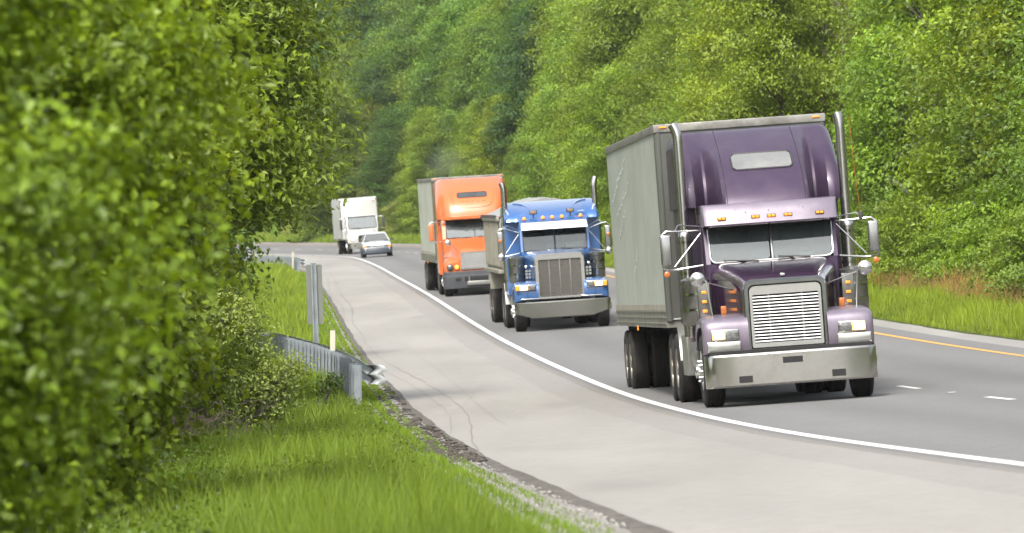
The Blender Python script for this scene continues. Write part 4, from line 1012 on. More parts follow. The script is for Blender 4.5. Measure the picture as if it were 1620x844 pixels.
def box_trailer(root, y0, L_, hw, z0, z1, side, front, rail, axles, yaw=0, roof='trailer_rail', scribble=False, corrug=True, clear=.0):
    f = MB(); f.box(-hw+.02, hw-.02, y0+.02, y0+L_, z0+.02, z1-.02, side)
    f.box(-hw+.05, hw-.05, y0+.012, y0+.035, z0+.05, z1-.12, front)
    for s in (-1, 1): f.tube([(s*(hw-.06), y0+.06, z0), (s*(hw-.06), y0+.06, z1-.01)], .062, 'trailer_front', 12)
    for k in range(9): x = -hw+.22+k*(2*hw-.44)/8; f.box(x-.006, x+.006, y0+.004, y0+.02, z0+.1, z1-.16, front)
    t = f.build('trailer', root, angle=30)
    r = MB(); r.box(-hw, hw, y0-.01, y0+L_+.01, z1-.12, z1, rail, .01); r.box(-hw+.01, hw-.01, y0-.005, y0+L_+.005, z1-.006, z1+.004, roof); r.build('top_rail', t)
    b = MB(); b.box(-hw-.004, hw+.004, y0+.05, y0+L_+.01, z0-.10, z0+.26, rail, .008)
    for s in (-1, 1):
        for z in (z0-.03, z0+.06, z0+.15): b.box(min(s*(hw+.003), s*(hw+.016)), max(s*(hw+.003), s*(hw+.016)), y0+.05, y0+L_, z-.008, z+.008, 'dump_grey')
        for k in range(int(L_/.3)): yy = y0+.2+k*.3; b.box(min(s*(hw+.003), s*(hw+.012)), max(s*(hw+.003), s*(hw+.012)), yy, yy+.04, z0+.17, z0+.25, 'dump_grey')
    b.build('bottom_rail', t)
    u = MB()
    for s in (-1, 1): u.box(s*.5-.05, s*.5+.05, axles[0]-1.6, axles[-1]+.9, z0-.34, z0-.11, 'chassis')
    for a in axles: u.tube([(-.95, a, .52), (.95, a, .52)], .07, 'chassis', 8); u.box(-.55, .55, a-.1, a+.1, .6, z0-.3, 'chassis')
    for s in (-1, 1):
        q = MB(); q.box(s*.62-.05, s*.62+.05, y0+2.6, y0+2.7, .45, z0-.1, 'chassis'); q.box(s*.62-.12, s*.62+.12, y0+2.55, y0+2.75, .40, .45, 'chassis'); q.build('landing_leg', t)
        q = MB(); q.box(s*.85-.31, s*.85+.31, axles[-1]+.66, axles[-1]+.68, .25, z0-.12, 'black_plastic'); q.build('mud_flap', t)
    q = MB(); q.box(-hw+.1, hw-.1, y0+L_-.12, y0+L_-.02, .55, .65, 'chassis')
    for s in (-1, 1): q.box(s*.5-.04, s*.5+.04, y0+L_-.10, y0+L_-.04, .64, z0-.08, 'chassis')
    q.build('underride_bar', t)
    u.build('undercarriage', t)
    for a in axles:
        for s in (-1, 1): trailer_wheel(t, s*(hw-.345), a)
    for s in (-1, 1):
        q = MB(); q.box(s*(hw-.14)-.055, s*(hw-.14)+.055, y0-.03, y0-.008, z1-.055, z1-.03, 'amber', .006); q.build('marker_light', t)
        q = MB(); q.box(s*(hw+.004)-.012, s*(hw+.004)+.012, y0+L_*.55, y0+L_*.55+.1, z0-.16, z0-.08, 'amber', .008); q.build('marker_light', t)
    if yaw: t.rotation_euler = (0, 0, yaw); c = Vector((0, y0, 0)); t.location = c-Matrix.Rotation(yaw, 3, 'Z') @ c
    return t

# ================================================================== the purple truck
def purple_truck():
    root = empty('semi_truck', truck_matrix(92.9, 1.57))
    tag(root, 'purple semi truck with raised roof cab, lilac visor and long grey trailer', 'semi truck', 'semi trucks on the road')
    # cab
    m = MB(); prof = [(2.36, .92), (2.30, 2.02), (2.50, 2.57), (2.58, 2.88), (4.2, 2.88), (4.2, .92)]
    m.prism(prof, -.95, .95, 'plum', skip=(1,))
    for s in (-1, 1): m.add([(s*.95,2.30,2.02),(s*.885,2.295,2.02),(s*.885,2.495,2.57),(s*.95,2.50,2.57)], [(0,1,2,3)], 'plum')
    m.build('cab', root, bevel=.02)
    for s in (-1, 1):
        d = MB(); d.box(min(s*.952, s*.972), max(s*.952, s*.972), 2.75, 3.78, 1.0, 2.75, 'plum', .008); do = d.build('door', root)
        g = MB(); g.box(min(s*.973, s*.977), max(s*.973, s*.977), 2.85, 3.68, 2.02, 2.62, 'glass_dark'); g.build('window', do)
        h = MB(); h.box(min(s*.975, s*1.0), max(s*.975, s*1.0), 3.55, 3.7, 1.75, 1.79, 'chrome', .006); h.build('handle', do)
    # sleeper body below the cap
    m = MB(); m.loft([rring(y, -1.12, 1.12, .9, 2.90, .05, .05) for y in (3.72, 3.75, 6.35)], 'plum', True, True, True)
    m.build('sleeper', root, angle=30)
    zf0, zf1 = 2.86, 3.98
    yc = lambda t, x: 2.50+.60*t+1.50*t**2.0 + .05*(abs(x)/.6)**2
    yo = lambda t, x: 3.38+1.25*t**2.2+.30*max(0, 1-abs(abs(x)-.80)/.18)*(1-.55*t)
    roof_fairing('roof_cap', root, 'plum', 1.17, zf0, zf1, yc, yo, 6.3, (.60, .78), .22, nx=61, nz=22)
    # seam lines of the centre panel
    for s in (-1, 1):
        m = MB(); m.tube([(s*(.565+.045*k/12*0), yc(k/12, .565)-.004, zf0+(zf1-zf0)*k/12) for k in range(13)], .006, 'cab_dark', 5, False); m.build('panel_seam', root)
    # roof window, bent to the cap
    def on_cap(x, z, off): t = (z-zf0)/(zf1-zf0); return (x, yc(t, x)-off, z)
    cap_window(root, on_cap, -.42, .46, 3.36, 3.60, 'glass_roof')
    # visor
    m = MB(); rows = []
    for z, yy in ((2.56, 2.10), (2.575, 2.085), (2.72, 2.14), (2.84, 2.20), (2.865, 2.24)):
        rows.append([(-.97, 2.62, z), (-.97, yy+.07, z), (-.95, yy+.025, z), (-.90, yy, z), (-.45, yy-.015, z), (0, yy-.02, z), (.45, yy-.015, z), (.90, yy, z), (.95, yy+.025, z), (.97, yy+.07, z), (.97, 2.62, z)])
    m.loft(rows, 'lilac', closed=False); m.loft([rows[-1], [(x*.97, max(y, 2.52), 2.875) for x, y, z in rows[-1]]], 'lilac', closed=False)
    m.loft([rows[0], [(x*.97, max(y, 2.45), 2.575) for x, y, z in rows[0]]], 'cab_dark', closed=False)
    v = m.build('sun_visor', root, angle=35)
    for x in (-.70, -.215, .015, .255, .71):
        q = MB(); q.box(x-.062, x+.062, 2.085, 2.13, 2.635, 2.685, 'black_plastic', .006); q.box(x-.052, x-.004, 2.075, 2.10, 2.643, 2.677, 'amber', .006); q.box(x+.004, x+.052, 2.075, 2.10, 2.643, 2.677, 'amber', .006); q.build('marker_light', v)
    m = MB()
    for x in (-.50, -.35, -.02, .42, .48): m.lathe([(0, .008), (-.006, .005), (-.007, .001)], 'y', (x, 2.115, 2.76+.03*math.sin(x*20)), 'lilac', 8)
    m.build('rivets', v)
    # windscreen: two panes in a bright frame
    def wz(z): return 2.30+(z-2.02)/(2.57-2.02)*.20
    for s in (-1, 1):
        ring = r2(.025, .875, 2.045, 2.56, .03, .06); ring = [(s*x, wz(z)-.008, z) for x, z in ring]
        m = MB(); m.add(ring, [tuple(range(len(ring)))], 'windscreen'); w_ = m.build('windscreen', root, smooth=False)
    ring = [(x, wz(z)-.014, z) for x, z in r2(-.885, .885, 2.035, 2.565, .03, .09)]
    m = MB(); m.tube(ring+ring[:1], .017, 'bright_chrome', 8, False); m.tube([(0.01, wz(2.04)-.014, 2.04), (.01, wz(2.56)-.014, 2.56)], .018, 'bright_chrome', 8); m.build('windscreen_frame', root)
    interior(root, .90, 2.55, 4.1, 1.3, 2.8, 1, zd=1.98)
    wiper(root, .35, 2.02, -.02+.1, 2.075, 2.27); wiper(root, -.35, 2.02, -.70, 2.06, 2.27)
    q = MB(); q.box(.42, .62, 2.56, 2.60, 2.06, 2.11, 'paper'); q.build('permit_sticker', root)
    # hood
    rings = [rring(.50, -.57, .57, .80, 1.735, .14, .03), rring(.56, -.59, .59, .80, 1.755, .17, .03), rring(1.1, -.66, .66, .84, 1.86, .20, .03), rring(1.7, -.77, .77, .88, 1.95, .22, .03), rring(2.15, -.87, .87, .93, 2.01, .20, .03), rring(2.34, -.91, .91, .95, 2.03, .18, .03)]
    hd = hood_loft(root, 'plum_hood', rings)
    q = MB(); q.box(-.035, .035, .60, .74, 1.785, 1.83, 'bright_chrome', .012); q.build('hood_ornament', hd)
    for s in (-1, 1):
        q = MB(); q.add([(s*.652, .80, 1.60), (s*.70, 1.2, 1.66), (s*.83, 1.95, 1.70), (s*.83, 1.95, 1.80), (s*.70, 1.2, 1.75), (s*.652, .80, 1.66)], [(0,1,4,5),(1,2,3,4)], 'bright_chrome'); q.build('side_vent', hd)
    # grille
    m = MB(); o1 = rring(.55, -.605, .605, .78, 1.765, .15, .03, 6)
    o2 = rring(.43, -.60, .60, .785, 1.76, .15, .03, 6); o3 = rring(.385, -.575, .575, .787, 1.735, .13, .03, 6); o4 = rring(.385, -.525, .525, .79, 1.69, .09, .02, 6); o5 = rring(.44, -.51, .51, .795, 1.675, .08, .02, 6)
    m.loft([o1, o2, o3, o4, o5], 'dark_chrome'); g = m.build('grille', root, angle=50)
    m = MB(); m.loft([rring(.43, -.51, .51, .80, 1.675, .08, .02, 6), rring(.41, -.505, .505, .803, 1.67, .08, .02, 6), rring(.41, -.465, .465, .865, 1.545, .015, .01, 6), rring(.45, -.46, .46, .87, 1.54, .015, .01, 6)], 'bright_chrome'); m.build('grille_frame', g)
    m = MB(); m.box(-.47, .47, .50, .52, .85, 1.56, 'cab_dark'); m.build('grille_backing', g)
    m = MB()
    for k in range(15):
        z = .89+k*.0445; m.loft([[(x, .465, z+.004), (x, .412, z-.012), (x, .404, z-.007), (x, .408, z+.005), (x, .465, z+.010)] for x in (-.462, .462)], 'louvre_metal', True, True, True)
    for x in (-.235, .235): m.box(x-.008, x+.008, .43, .47, .87, 1.54, 'steel')
    m.build('louvres', g)
    # wings, headlights, bumper
    path = smooth_path([(.30, .77), (.275, .90), (.28, 1.08), (.33, 1.20), (.45, 1.255), (.8, 1.29), (1.15, 1.30), (1.6, 1.26), (1.95, 1.12), (2.15, .85)], 3)
    for s in (-1, 1):
        f = fender(root, 'lilac', .56, 1.21, path, (1.15, .55), s)
        rect_headlight(f, s, .70, 1.09, .262, .935, 1.095)
        q = MB(); q.box(min(s*.68, s*1.16), max(s*.68, s*1.16), .235, .30, .775, .925, 'bright_chrome', .015); q.build('trim_panel', f)
        q = MB(); q.box(min(s*.80, s*.88), max(s*.80, s*.88), .95, 1.02, 1.30, 1.42, 'amber_dull', .015); q.build('turn_signal', f)
        convex_mirror(root, s, 1.19, .85, 1.82, .105, (1.02, .70, 1.28), (.62, 1.25, 1.62))
        west_mirror(root, s, 1.50, 2.55, 2.04, 2.49, .16, .98, (2.52, 2.53, 2.02))
        air_cleaner(root, s, 1.14, 2.25, 1.16, 1.86, .20, True)
        stack(root, s*1.18, 3.16, 1.0, 2.45, 4.08, .070, .10, -.55 if s < 0 else -.25)
    bumper_u(root, 'bumper_chrome', 1.205, .735, .275, .14, slots=((-.13, .15, .57, .655), (-.76, -.57, .33, .425), (.55, .74, .335, .43)), bulge=.03)
    m = MB(); m.box(-1.14, 1.14, .10, .5, .735, .785, 'cab_dark'); m.build('bumper_gap_shade', root)  # dark slab painting the shade in the gap above the bumper
    m = MB()
    for x in (-.32, -.25, -.05, .17, .25, .44): m.lathe([(0, .011), (-.008, .008), (-.009, .001)], 'y', (x, -.028, .70), 'chrome', 8)
    m.build('bolts', root)
    # stuff under and beside
    chassis(root, .75, 8.3, (1.15, 6.1, 7.4))
    for s in (-1, 1):
        m = MB(); m.lathe([(0, .001), (0, .27), (.03, .30), (1.35, .30), (1.38, .27), (1.38, .001)], 'y', (s*.88, 2.7, .72), 'steel', 26); m.build('fuel_tank', root)
        m = MB(); m.prism([(4.2, .42), (4.2, 1.02), (5.3, 1.02), (5.3, .42)], s*.78, s*1.20, 'steel'); m.build('tool_box', root, bevel=.02)
        m = MB(); yq = [(5.44+.62*(1-math.cos(a)), .52+.66*math.sin(a)) for a in [R(10), R(30), R(50), R(70), R(90)]]
        m.loft([[(s*x, y, z) for x in (.58, 1.22)] for y, z in yq], 'steel', closed=False); m.build('quarter_fender', root)
        m = MB(); m.box(min(s*1.10, s*1.19), max(s*1.10, s*1.19), 3.72, 3.74, 1.62, 1.72, 'white_label'); m.build('reflective_patch', root)
        m = MB(); m.box(min(s*1.0, s*1.13), max(s*1.0, s*1.13), 4.15, 4.19, .98, 1.03, 'amber', .01); m.build('marker_light', root)
        wheel(root, 'steer', s*1.055, 1.15)
        for y in (6.1, 7.4): wheel(root, 'dual', s*.93, y)
    # antennas
    m = MB(); m.tube([(-1.02, 2.7, 2.56), (-1.02, 2.7, 3.3)], .006, 'chrome', 5); m.tube([(-1.09, 2.7, 3.15), (-1.02, 2.7, 3.15)], .006, 'chrome', 5); m.build('antenna', root)
    m = MB(); m.tube([(1.34, 2.6, 2.60), (1.30, 2.6, 3.2), (1.27, 2.6, 4.0)], .0035, 'amber_dull', 5); m.box(1.31, 1.37, 2.58, 2.64, 2.52, 2.64, 'black_plastic', .01); m.build('antenna', root)
    # trailer
    t = box_trailer(root, 6.9, 14.2, 1.30, 1.22, 4.18, 'side_green_grey', 'trailer_front', 'trailer_rail', (18.3, 19.6))
    # white scuffs and scrapes along the left side near its rear
    rr = random.Random(3); q = MB()
    for base in ((20.2, 3.85, 15.5, 3.2), (19.0, 3.45, 14.8, 2.95), (18.8, 3.05, 16.4, 2.55), (14.9, 2.4, 13.6, 1.95), (20.4, 3.5, 18.2, 3.15), (18.6, 3.72, 16.2, 3.55)):
        y0, z0, y1, z1 = base; n = 16; pts = []
        for k in range(n+1):
            t_ = k/n; pts.append((-1.3065, y0+(y1-y0)*t_+rr.uniform(-.18, .18), z1+(z0-z1)*t_**1.0+rr.uniform(-.035, .035)))
        for a, b in zip(pts, pts[1:]):
            w0 = rr.uniform(.006, .016); q.add([(a[0], a[1], a[2]-w0), (b[0], b[1], b[2]-w0), (b[0], b[1], b[2]+w0), (a[0], a[1], a[2]+w0)], [(0, 1, 2, 3)], 'white_label')
    so = q.build('scrape_marks', t, smooth=False); so.location = (.02-.0, 0, 0)
    return root

# ================================================================== the blue truck
def blue_truck():
    root = empty('semi_truck', truck_matrix(167.5, 1.82))
    tag(root, 'blue long-nosed semi truck with tall stacks pulling a covered dump trailer', 'semi truck', 'semi trucks on the road')
    m = MB(); prof = [(2.40, .92), (2.36, 2.0), (2.50, 2.54), (2.56, 2.72), (2.75, 2.84), (4.0, 2.86), (4.0, .92)]
    m.prism(prof, -.88, .88, 'blue_paint', skip=(1,))
    for s in (-1, 1): m.add([(s*.88,2.36,2.0),(s*.82,2.355,2.0),(s*.82,2.495,2.54),(s*.88,2.50,2.54)], [(0,1,2,3)], 'blue_paint')
    m.build('cab', root, bevel=.03)
    for s in (-1, 1):
        d = MB(); d.box(min(s*.882, s*.90), max(s*.882, s*.90), 2.7, 3.6, 1.0, 2.65, 'blue_paint', .008); do = d.build('door', root)
        g = MB(); g.box(min(s*.901, s*.905), max(s*.901, s*.905), 2.8, 3.5, 2.0, 2.5, 'glass_dark'); g.build('window', do)
    m = MB(); m.loft([rring(y, -1.22, 1.22, .9, 2.80, .04, .05) for y in (3.70, 3.74, 6.0)], 'blue_paint', True, True, True); m.build('sleeper', root, angle=30)
    yc = lambda t, x: 2.95+.25*t+1.35*t**2.6
    yo = lambda t, x: 3.30+.20*t+1.1*t**2.6
    roof_fairing('roof_cap', root, 'blue_paint', 1.22, 2.78, 3.27, yc, yo, 5.95, (.50, .92), .16, nx=41, nz=12)
    for s in (-1, 1):    # curved fins of the cap
        m = MB(); pts = [(.50, 2.88), (.53, 3.02), (.60, 3.12), (.70, 3.19), (.82, 3.23), (.95, 3.245)]
        rows = []
        for x, z in smooth_path(pts, 3):
            t = (z-2.78)/.49; y = yc(t, x)*(.5)+yo(t, x)*.5-.02; rows.append([(s*x, y-.10*(1-t*.6), z-.012), (s*x, y-.10*(1-t*.6), z+.012), (s*x, y+.1, z+.03)])
        m.loft(rows, 'blue_paint', closed=False); m.build('fin', root)
    m = MB(); rows = [[(x*sc, y, z) for x in (-.85, -.42, 0, .42, .85)] for sc, y, z in ((1.0, 2.12, 2.555), (1.0, 2.125, 2.57), (.985, 2.42, 2.725), (.98, 2.50, 2.74))]
    m.loft(rows, 'visor_steel', closed=False); m.loft([rows[0], [(x, 2.44, 2.60) for x, y, z in rows[0]]], 'cab_dark', closed=False)
    for s in (0, -1): m.add([rows[0][s], rows[2][s], (rows[0][s][0], 2.5, 2.60)], [(0, 1, 2)], 'bright_chrome')
    m.build('sun_visor', root, angle=30)
    for x in (-.735, -.255, -.01, .235, .715):
        q = MB(); q.lathe([(0, .001), (0, .052), (.015, .055)], 'z', (x, 2.72, 2.80), 'black_plastic', 16); q.lathe([(.015, .05), (.06, .048), (.09, .03), (.095, .001)], 'z', (x, 2.72, 2.80), 'amber', 16); q.build('cab_light', root)
    for x in (-.49, .46):
        q = MB(); q.box(x-.10, x+.10, 2.78, 2.88, 2.94, 3.05, 'black_plastic', .015); q.box(x-.085, x+.085, 2.77, 2.79, 2.955, 3.035, 'lens_clear', .005); q.box(x-.035, x+.035, 2.765, 2.775, 2.98, 3.01, 'amber_dull'); q.tube([(x, 2.84, 2.84), (x, 2.84, 2.95)], .018, 'black_plastic', 8); q.box(x-.08, x+.08, 2.80, 2.88, 2.835, 2.855, 'blue_paint'); q.build('work_light', root)
    wz = lambda z: 2.36+(z-2.0)/.54*.14
    for s in (-1, 1):
        ring = [(s*x, wz(z)-.008, z) for x, z in r2(.02, .80, 2.02, 2.53, .04, .05)]
        m = MB(); m.add(ring, [tuple(range(len(ring)))], 'windscreen_deep'); m.build('windscreen', root, smooth=False)
    ring = [(x, wz(z)-.012, z) for x, z in r2(-.815, .815, 2.01, 2.54, .05, .06)]; m = MB(); m.tube(ring+ring[:1], .014, 'black_plastic', 6, False); m.tube([(0, wz(2.02)-.01, 2.02), (0, wz(2.54)-.01, 2.54)], .012, 'black_plastic', 6); m.build('windscreen_frame', root)
    interior(root, .83, 2.55, 3.9, 1.3, 2.75, 1, zd=1.95)
    q = MB(); q.add([(.30, 2.52, 2.06), (.74, 2.52, 2.07), (.74, 2.60, 2.20), (.27, 2.60, 2.18)], [(0, 1, 2, 3)], 'paper'); q.build('paper_sheet', root)
    wiper(root, -.12, 1.99, -.72, 2.03, 2.33); wiper(root, .62, 1.99, .05, 2.05, 2.33)
    rings = [rring(.66, -.60, .60, .82, 1.88, .16, .03), rring(.9, -.62, .62, .84, 1.92, .2, .03), rring(1.6, -.70, .70, .9, 1.97, .22, .03), rring(2.2, -.80, .80, .93, 2.01, .18, .03), rring(2.42, -.84, .84, .95, 2.01, .14, .03)]
    hd = hood_loft(root, 'blue_paint', rings)
    m = MB(); m.loft([rring(.9, -.05, .05, 1.88, 1.935, .02), rring(2.3, -.22, .22, 1.99, 2.03, .015)], 'blue_paint', True, True, True); m.build('hood_ridge', hd)
    for s in (-1, 1):
        q = MB()
        for a in range(3):
            for b in range(2): q.box(min(s*(.70+b*.08), s*(.76+b*.08)), max(s*(.70+b*.08), s*(.76+b*.08)), 1.5, 1.53, 1.33+a*.08, 1.39+a*.08, 'bright_chrome')
        q.build('side_vent', hd)
    m = MB(); m.loft([rring(.70, -.64, .64, .79, 1.94, .16, .03, 6), rring(.60, -.64, .64, .79, 1.94, .16, .03, 6), rring(.57, -.62, .62, .80, 1.92, .15, .03, 6), rring(.57, -.54, .54, .85, 1.79, .03, .02, 6), rring(.62, -.53, .53, .86, 1.78, .03, .02, 6)], 'bright_chrome'); g = m.build('grille', root, angle=50)
    m = MB(); m.box(-.535, .535, .60, .62, .85, 1.79, 'grille_screen'); m.build('grille_screen', g)
    m = MB()
    for x in (-.27, 0, .27): m.box(x-.013, x+.013, .585, .605, .85, 1.79, 'steel', .005)
    m.build('grille_bars', g)
    bm_ = MB(); bm_.lathe([(0, .012), (-.01, .008), (-.011, .001)], 'y', (0, 0, 0), 'chrome', 8); b0 = None
    for x, z in [(x, .9+k*.22) for k in range(5) for x in (-.58, .58)]+[(-.5+k*.25, z) for k in range(5) for z in (.825, 1.83)]:
        if b0 is None: b0 = bm_.build('bolt', g); b0.location = (x, .57, z)
        else: copy_part(b0, g, (x, .57, z))
    path = smooth_path([(.42, .78), (.40, .92), (.42, 1.08), (.50, 1.19), (.65, 1.235), (1.1, 1.27), (1.6, 1.22), (1.95, 1.08), (2.15, .85)], 3)
    for s in (-1, 1):
        f = fender(root, 'blue_paint', .58, 1.20, path, (1.2, .55), s)
        rect_headlight(f, s, .64, 1.17, .36, 1.035, 1.195, amber=.11)
        q = MB(); q.box(min(s*.50, s*1.05), max(s*.50, s*1.05), .39, .42, .80, .835, 'chrome', .008); q.build('trim_strip', f)
        q = MB(); q.box(min(s*.855, s*.865), max(s*.855, s*.865), .375, .41, .84, 1.0, 'cab_dark'); q.build('wing_seam', f)
        west_mirror(root, s, 1.38, 2.7, 1.98, 2.55, .15, .90, (2.50, 2.62, 1.98), am_z=2.32)
        q = MB(); q.lathe([(.02, .09), (0, .10), (-.02, .095), (-.05, .06), (-.06, .001)], 'y', (s*1.38, 2.66, 1.90), 'bright_chrome', 18); q.build('convex_mirror', root)
        air_cleaner(root, s, 1.03, 2.2, 1.22, 1.92, .205, False)
        stack(root, s*1.17, 4.0, 1.0, 2.60, 3.80, .072, .125, s*.45)
        q = MB(); q.lathe([(0, .05), (-.10, .04), (-.12, .001)], 'y', (s*.80, 1.9, 1.62), 'bright_chrome', 12); q.build('horn', root)
    bumper_u(root, 'bumper_dark', 1.22, .745, .325, .10, zend=.47, bulge=.05)
    m = MB()
    for x, z in ((-.45, .52), (-.35, .53), (-.1, .68), (.15, .68), (.42, .66), (.46, .55), (-.35, .70)): m.lathe([(0, .012), (-.008, .008), (-.009, .001)], 'y', (x, -.048, z), 'chrome', 8)
    m.build('bolts', root)
    chassis(root, .95, 8.2, (1.2, 6.3, 7.6))
    for s in (-1, 1):
        m = MB(); m.lathe([(0, .001), (0, .27), (.03, .30), (1.5, .30), (1.53, .27), (1.53, .001)], 'y', (s*.88, 2.7, .72), 'steel', 26); m.build('fuel_tank', root)
        m = MB(); yq = [(5.65+.62*(1-math.cos(a)), .52+.66*math.sin(a)) for a in [R(10), R(30), R(50), R(70), R(90)]]
        m.loft([[(s*x, y, z) for x in (.58, 1.24)] for y, z in yq], 'white_paint', closed=False); m.build('quarter_fender', root)
        wheel(root, 'steer', s*1.05, 1.2)
        for y in (6.3, 7.6): wheel(root, 'dual', s*.93, y)
    # dump trailer
    y0, L_, hw = 7.3, 9.5, 1.22
    m = MB(); rings = []
    for y in (y0, y0+L_): rings.append([(-hw, y, 2.86), (-hw, y, 1.62), (-hw+.10, y, 1.42), (hw-.10, y, 1.42), (hw, y, 1.62), (hw, y, 2.86)])
    m.loft(rings, 'dump_grey', True, True, True)
    for s in (-1, 1):
        for k in range(12): yy = y0+.25+k*.80; m.box(min(s*hw, s*(hw+.05)), max(s*hw, s*(hw+.05)), yy, yy+.09, 1.60, 2.80, 'dump_grey')
        m.box(min(s*(hw-.01), s*(hw+.07)), max(s*(hw-.01), s*(hw+.07)), y0-.03, y0+L_+.03, 2.80, 2.92, 'dump_grey', .015)
        m.box(min(s*(hw-.06), s*(hw+.10)), max(s*(hw-.06), s*(hw+.10)), y0-.02, y0+L_, 1.42, 1.52, 'dump_grey', .01)
    t = m.build('trailer', root, angle=30, bevel=.01)
    for s in (-1, 1):
        q = MB(); q.tube([(s*(hw+.03), 0, 2.90), (s*(hw+.10), 0, 2.96), (s*(hw+.12), 0, 2.88)], .022, 'black_plastic', 6); h0 = q.build('tarp_hook', t); h0.location = (0, y0+.1, 0)
        for k in range(1, 22): copy_part(h0, t, (0, y0+.1+k*.43, 0))
    q = MB(); rows = []
    for k in range(14):
        yy = y0+L_*k/13; sag = .03*math.sin(k*1.9); rows.append([(-hw, yy, 2.93), (-.75, yy, 3.15+sag), (-.40, yy, 3.27+sag), (0, yy, 3.34+sag), (.40, yy, 3.27+sag), (.75, yy, 3.15+sag), (hw, yy, 2.93)])
    q.loft(rows, 'tarp', closed=False); q.add(rows[0], [tuple(range(7))], 'tarp'); q.build('tarp', t)
    q = MB()
    for s in (-1, 1): q.box(s*.5-.06, s*.5+.06, y0+.5, y0+L_, 1.05, 1.42, 'chassis')
    for s in (-1, 1): f_ = MB(); f_.box(s*1.0-.32, s*1.0+.32, 13.2, 13.22, .95, 1.45, 'dump_grey'); f_.build('mud_flap', t)
    for a in (14.2, 15.5): q.tube([(-.95, a, .52), (.95, a, .52)], .07, 'chassis', 8); q.box(-.55, .55, a-.1, a+.1, .6, 1.1, 'chassis')
    q.build('undercarriage', t); q = MB(); q.tube([(0, y0-.02, 1.3), (0, y0-.15, 2.9)], .08, 'steel', 12); q.build('hoist_cylinder', t)
    for a in (14.2, 15.5):
        for s in (-1, 1): trailer_wheel(t, s*.93, a)
    t.rotation_euler = (0, 0, R(.35)); c = Vector((0, y0, 0)); t.location = c-Matrix.Rotation(R(.35), 3, 'Z') @ c
    return root

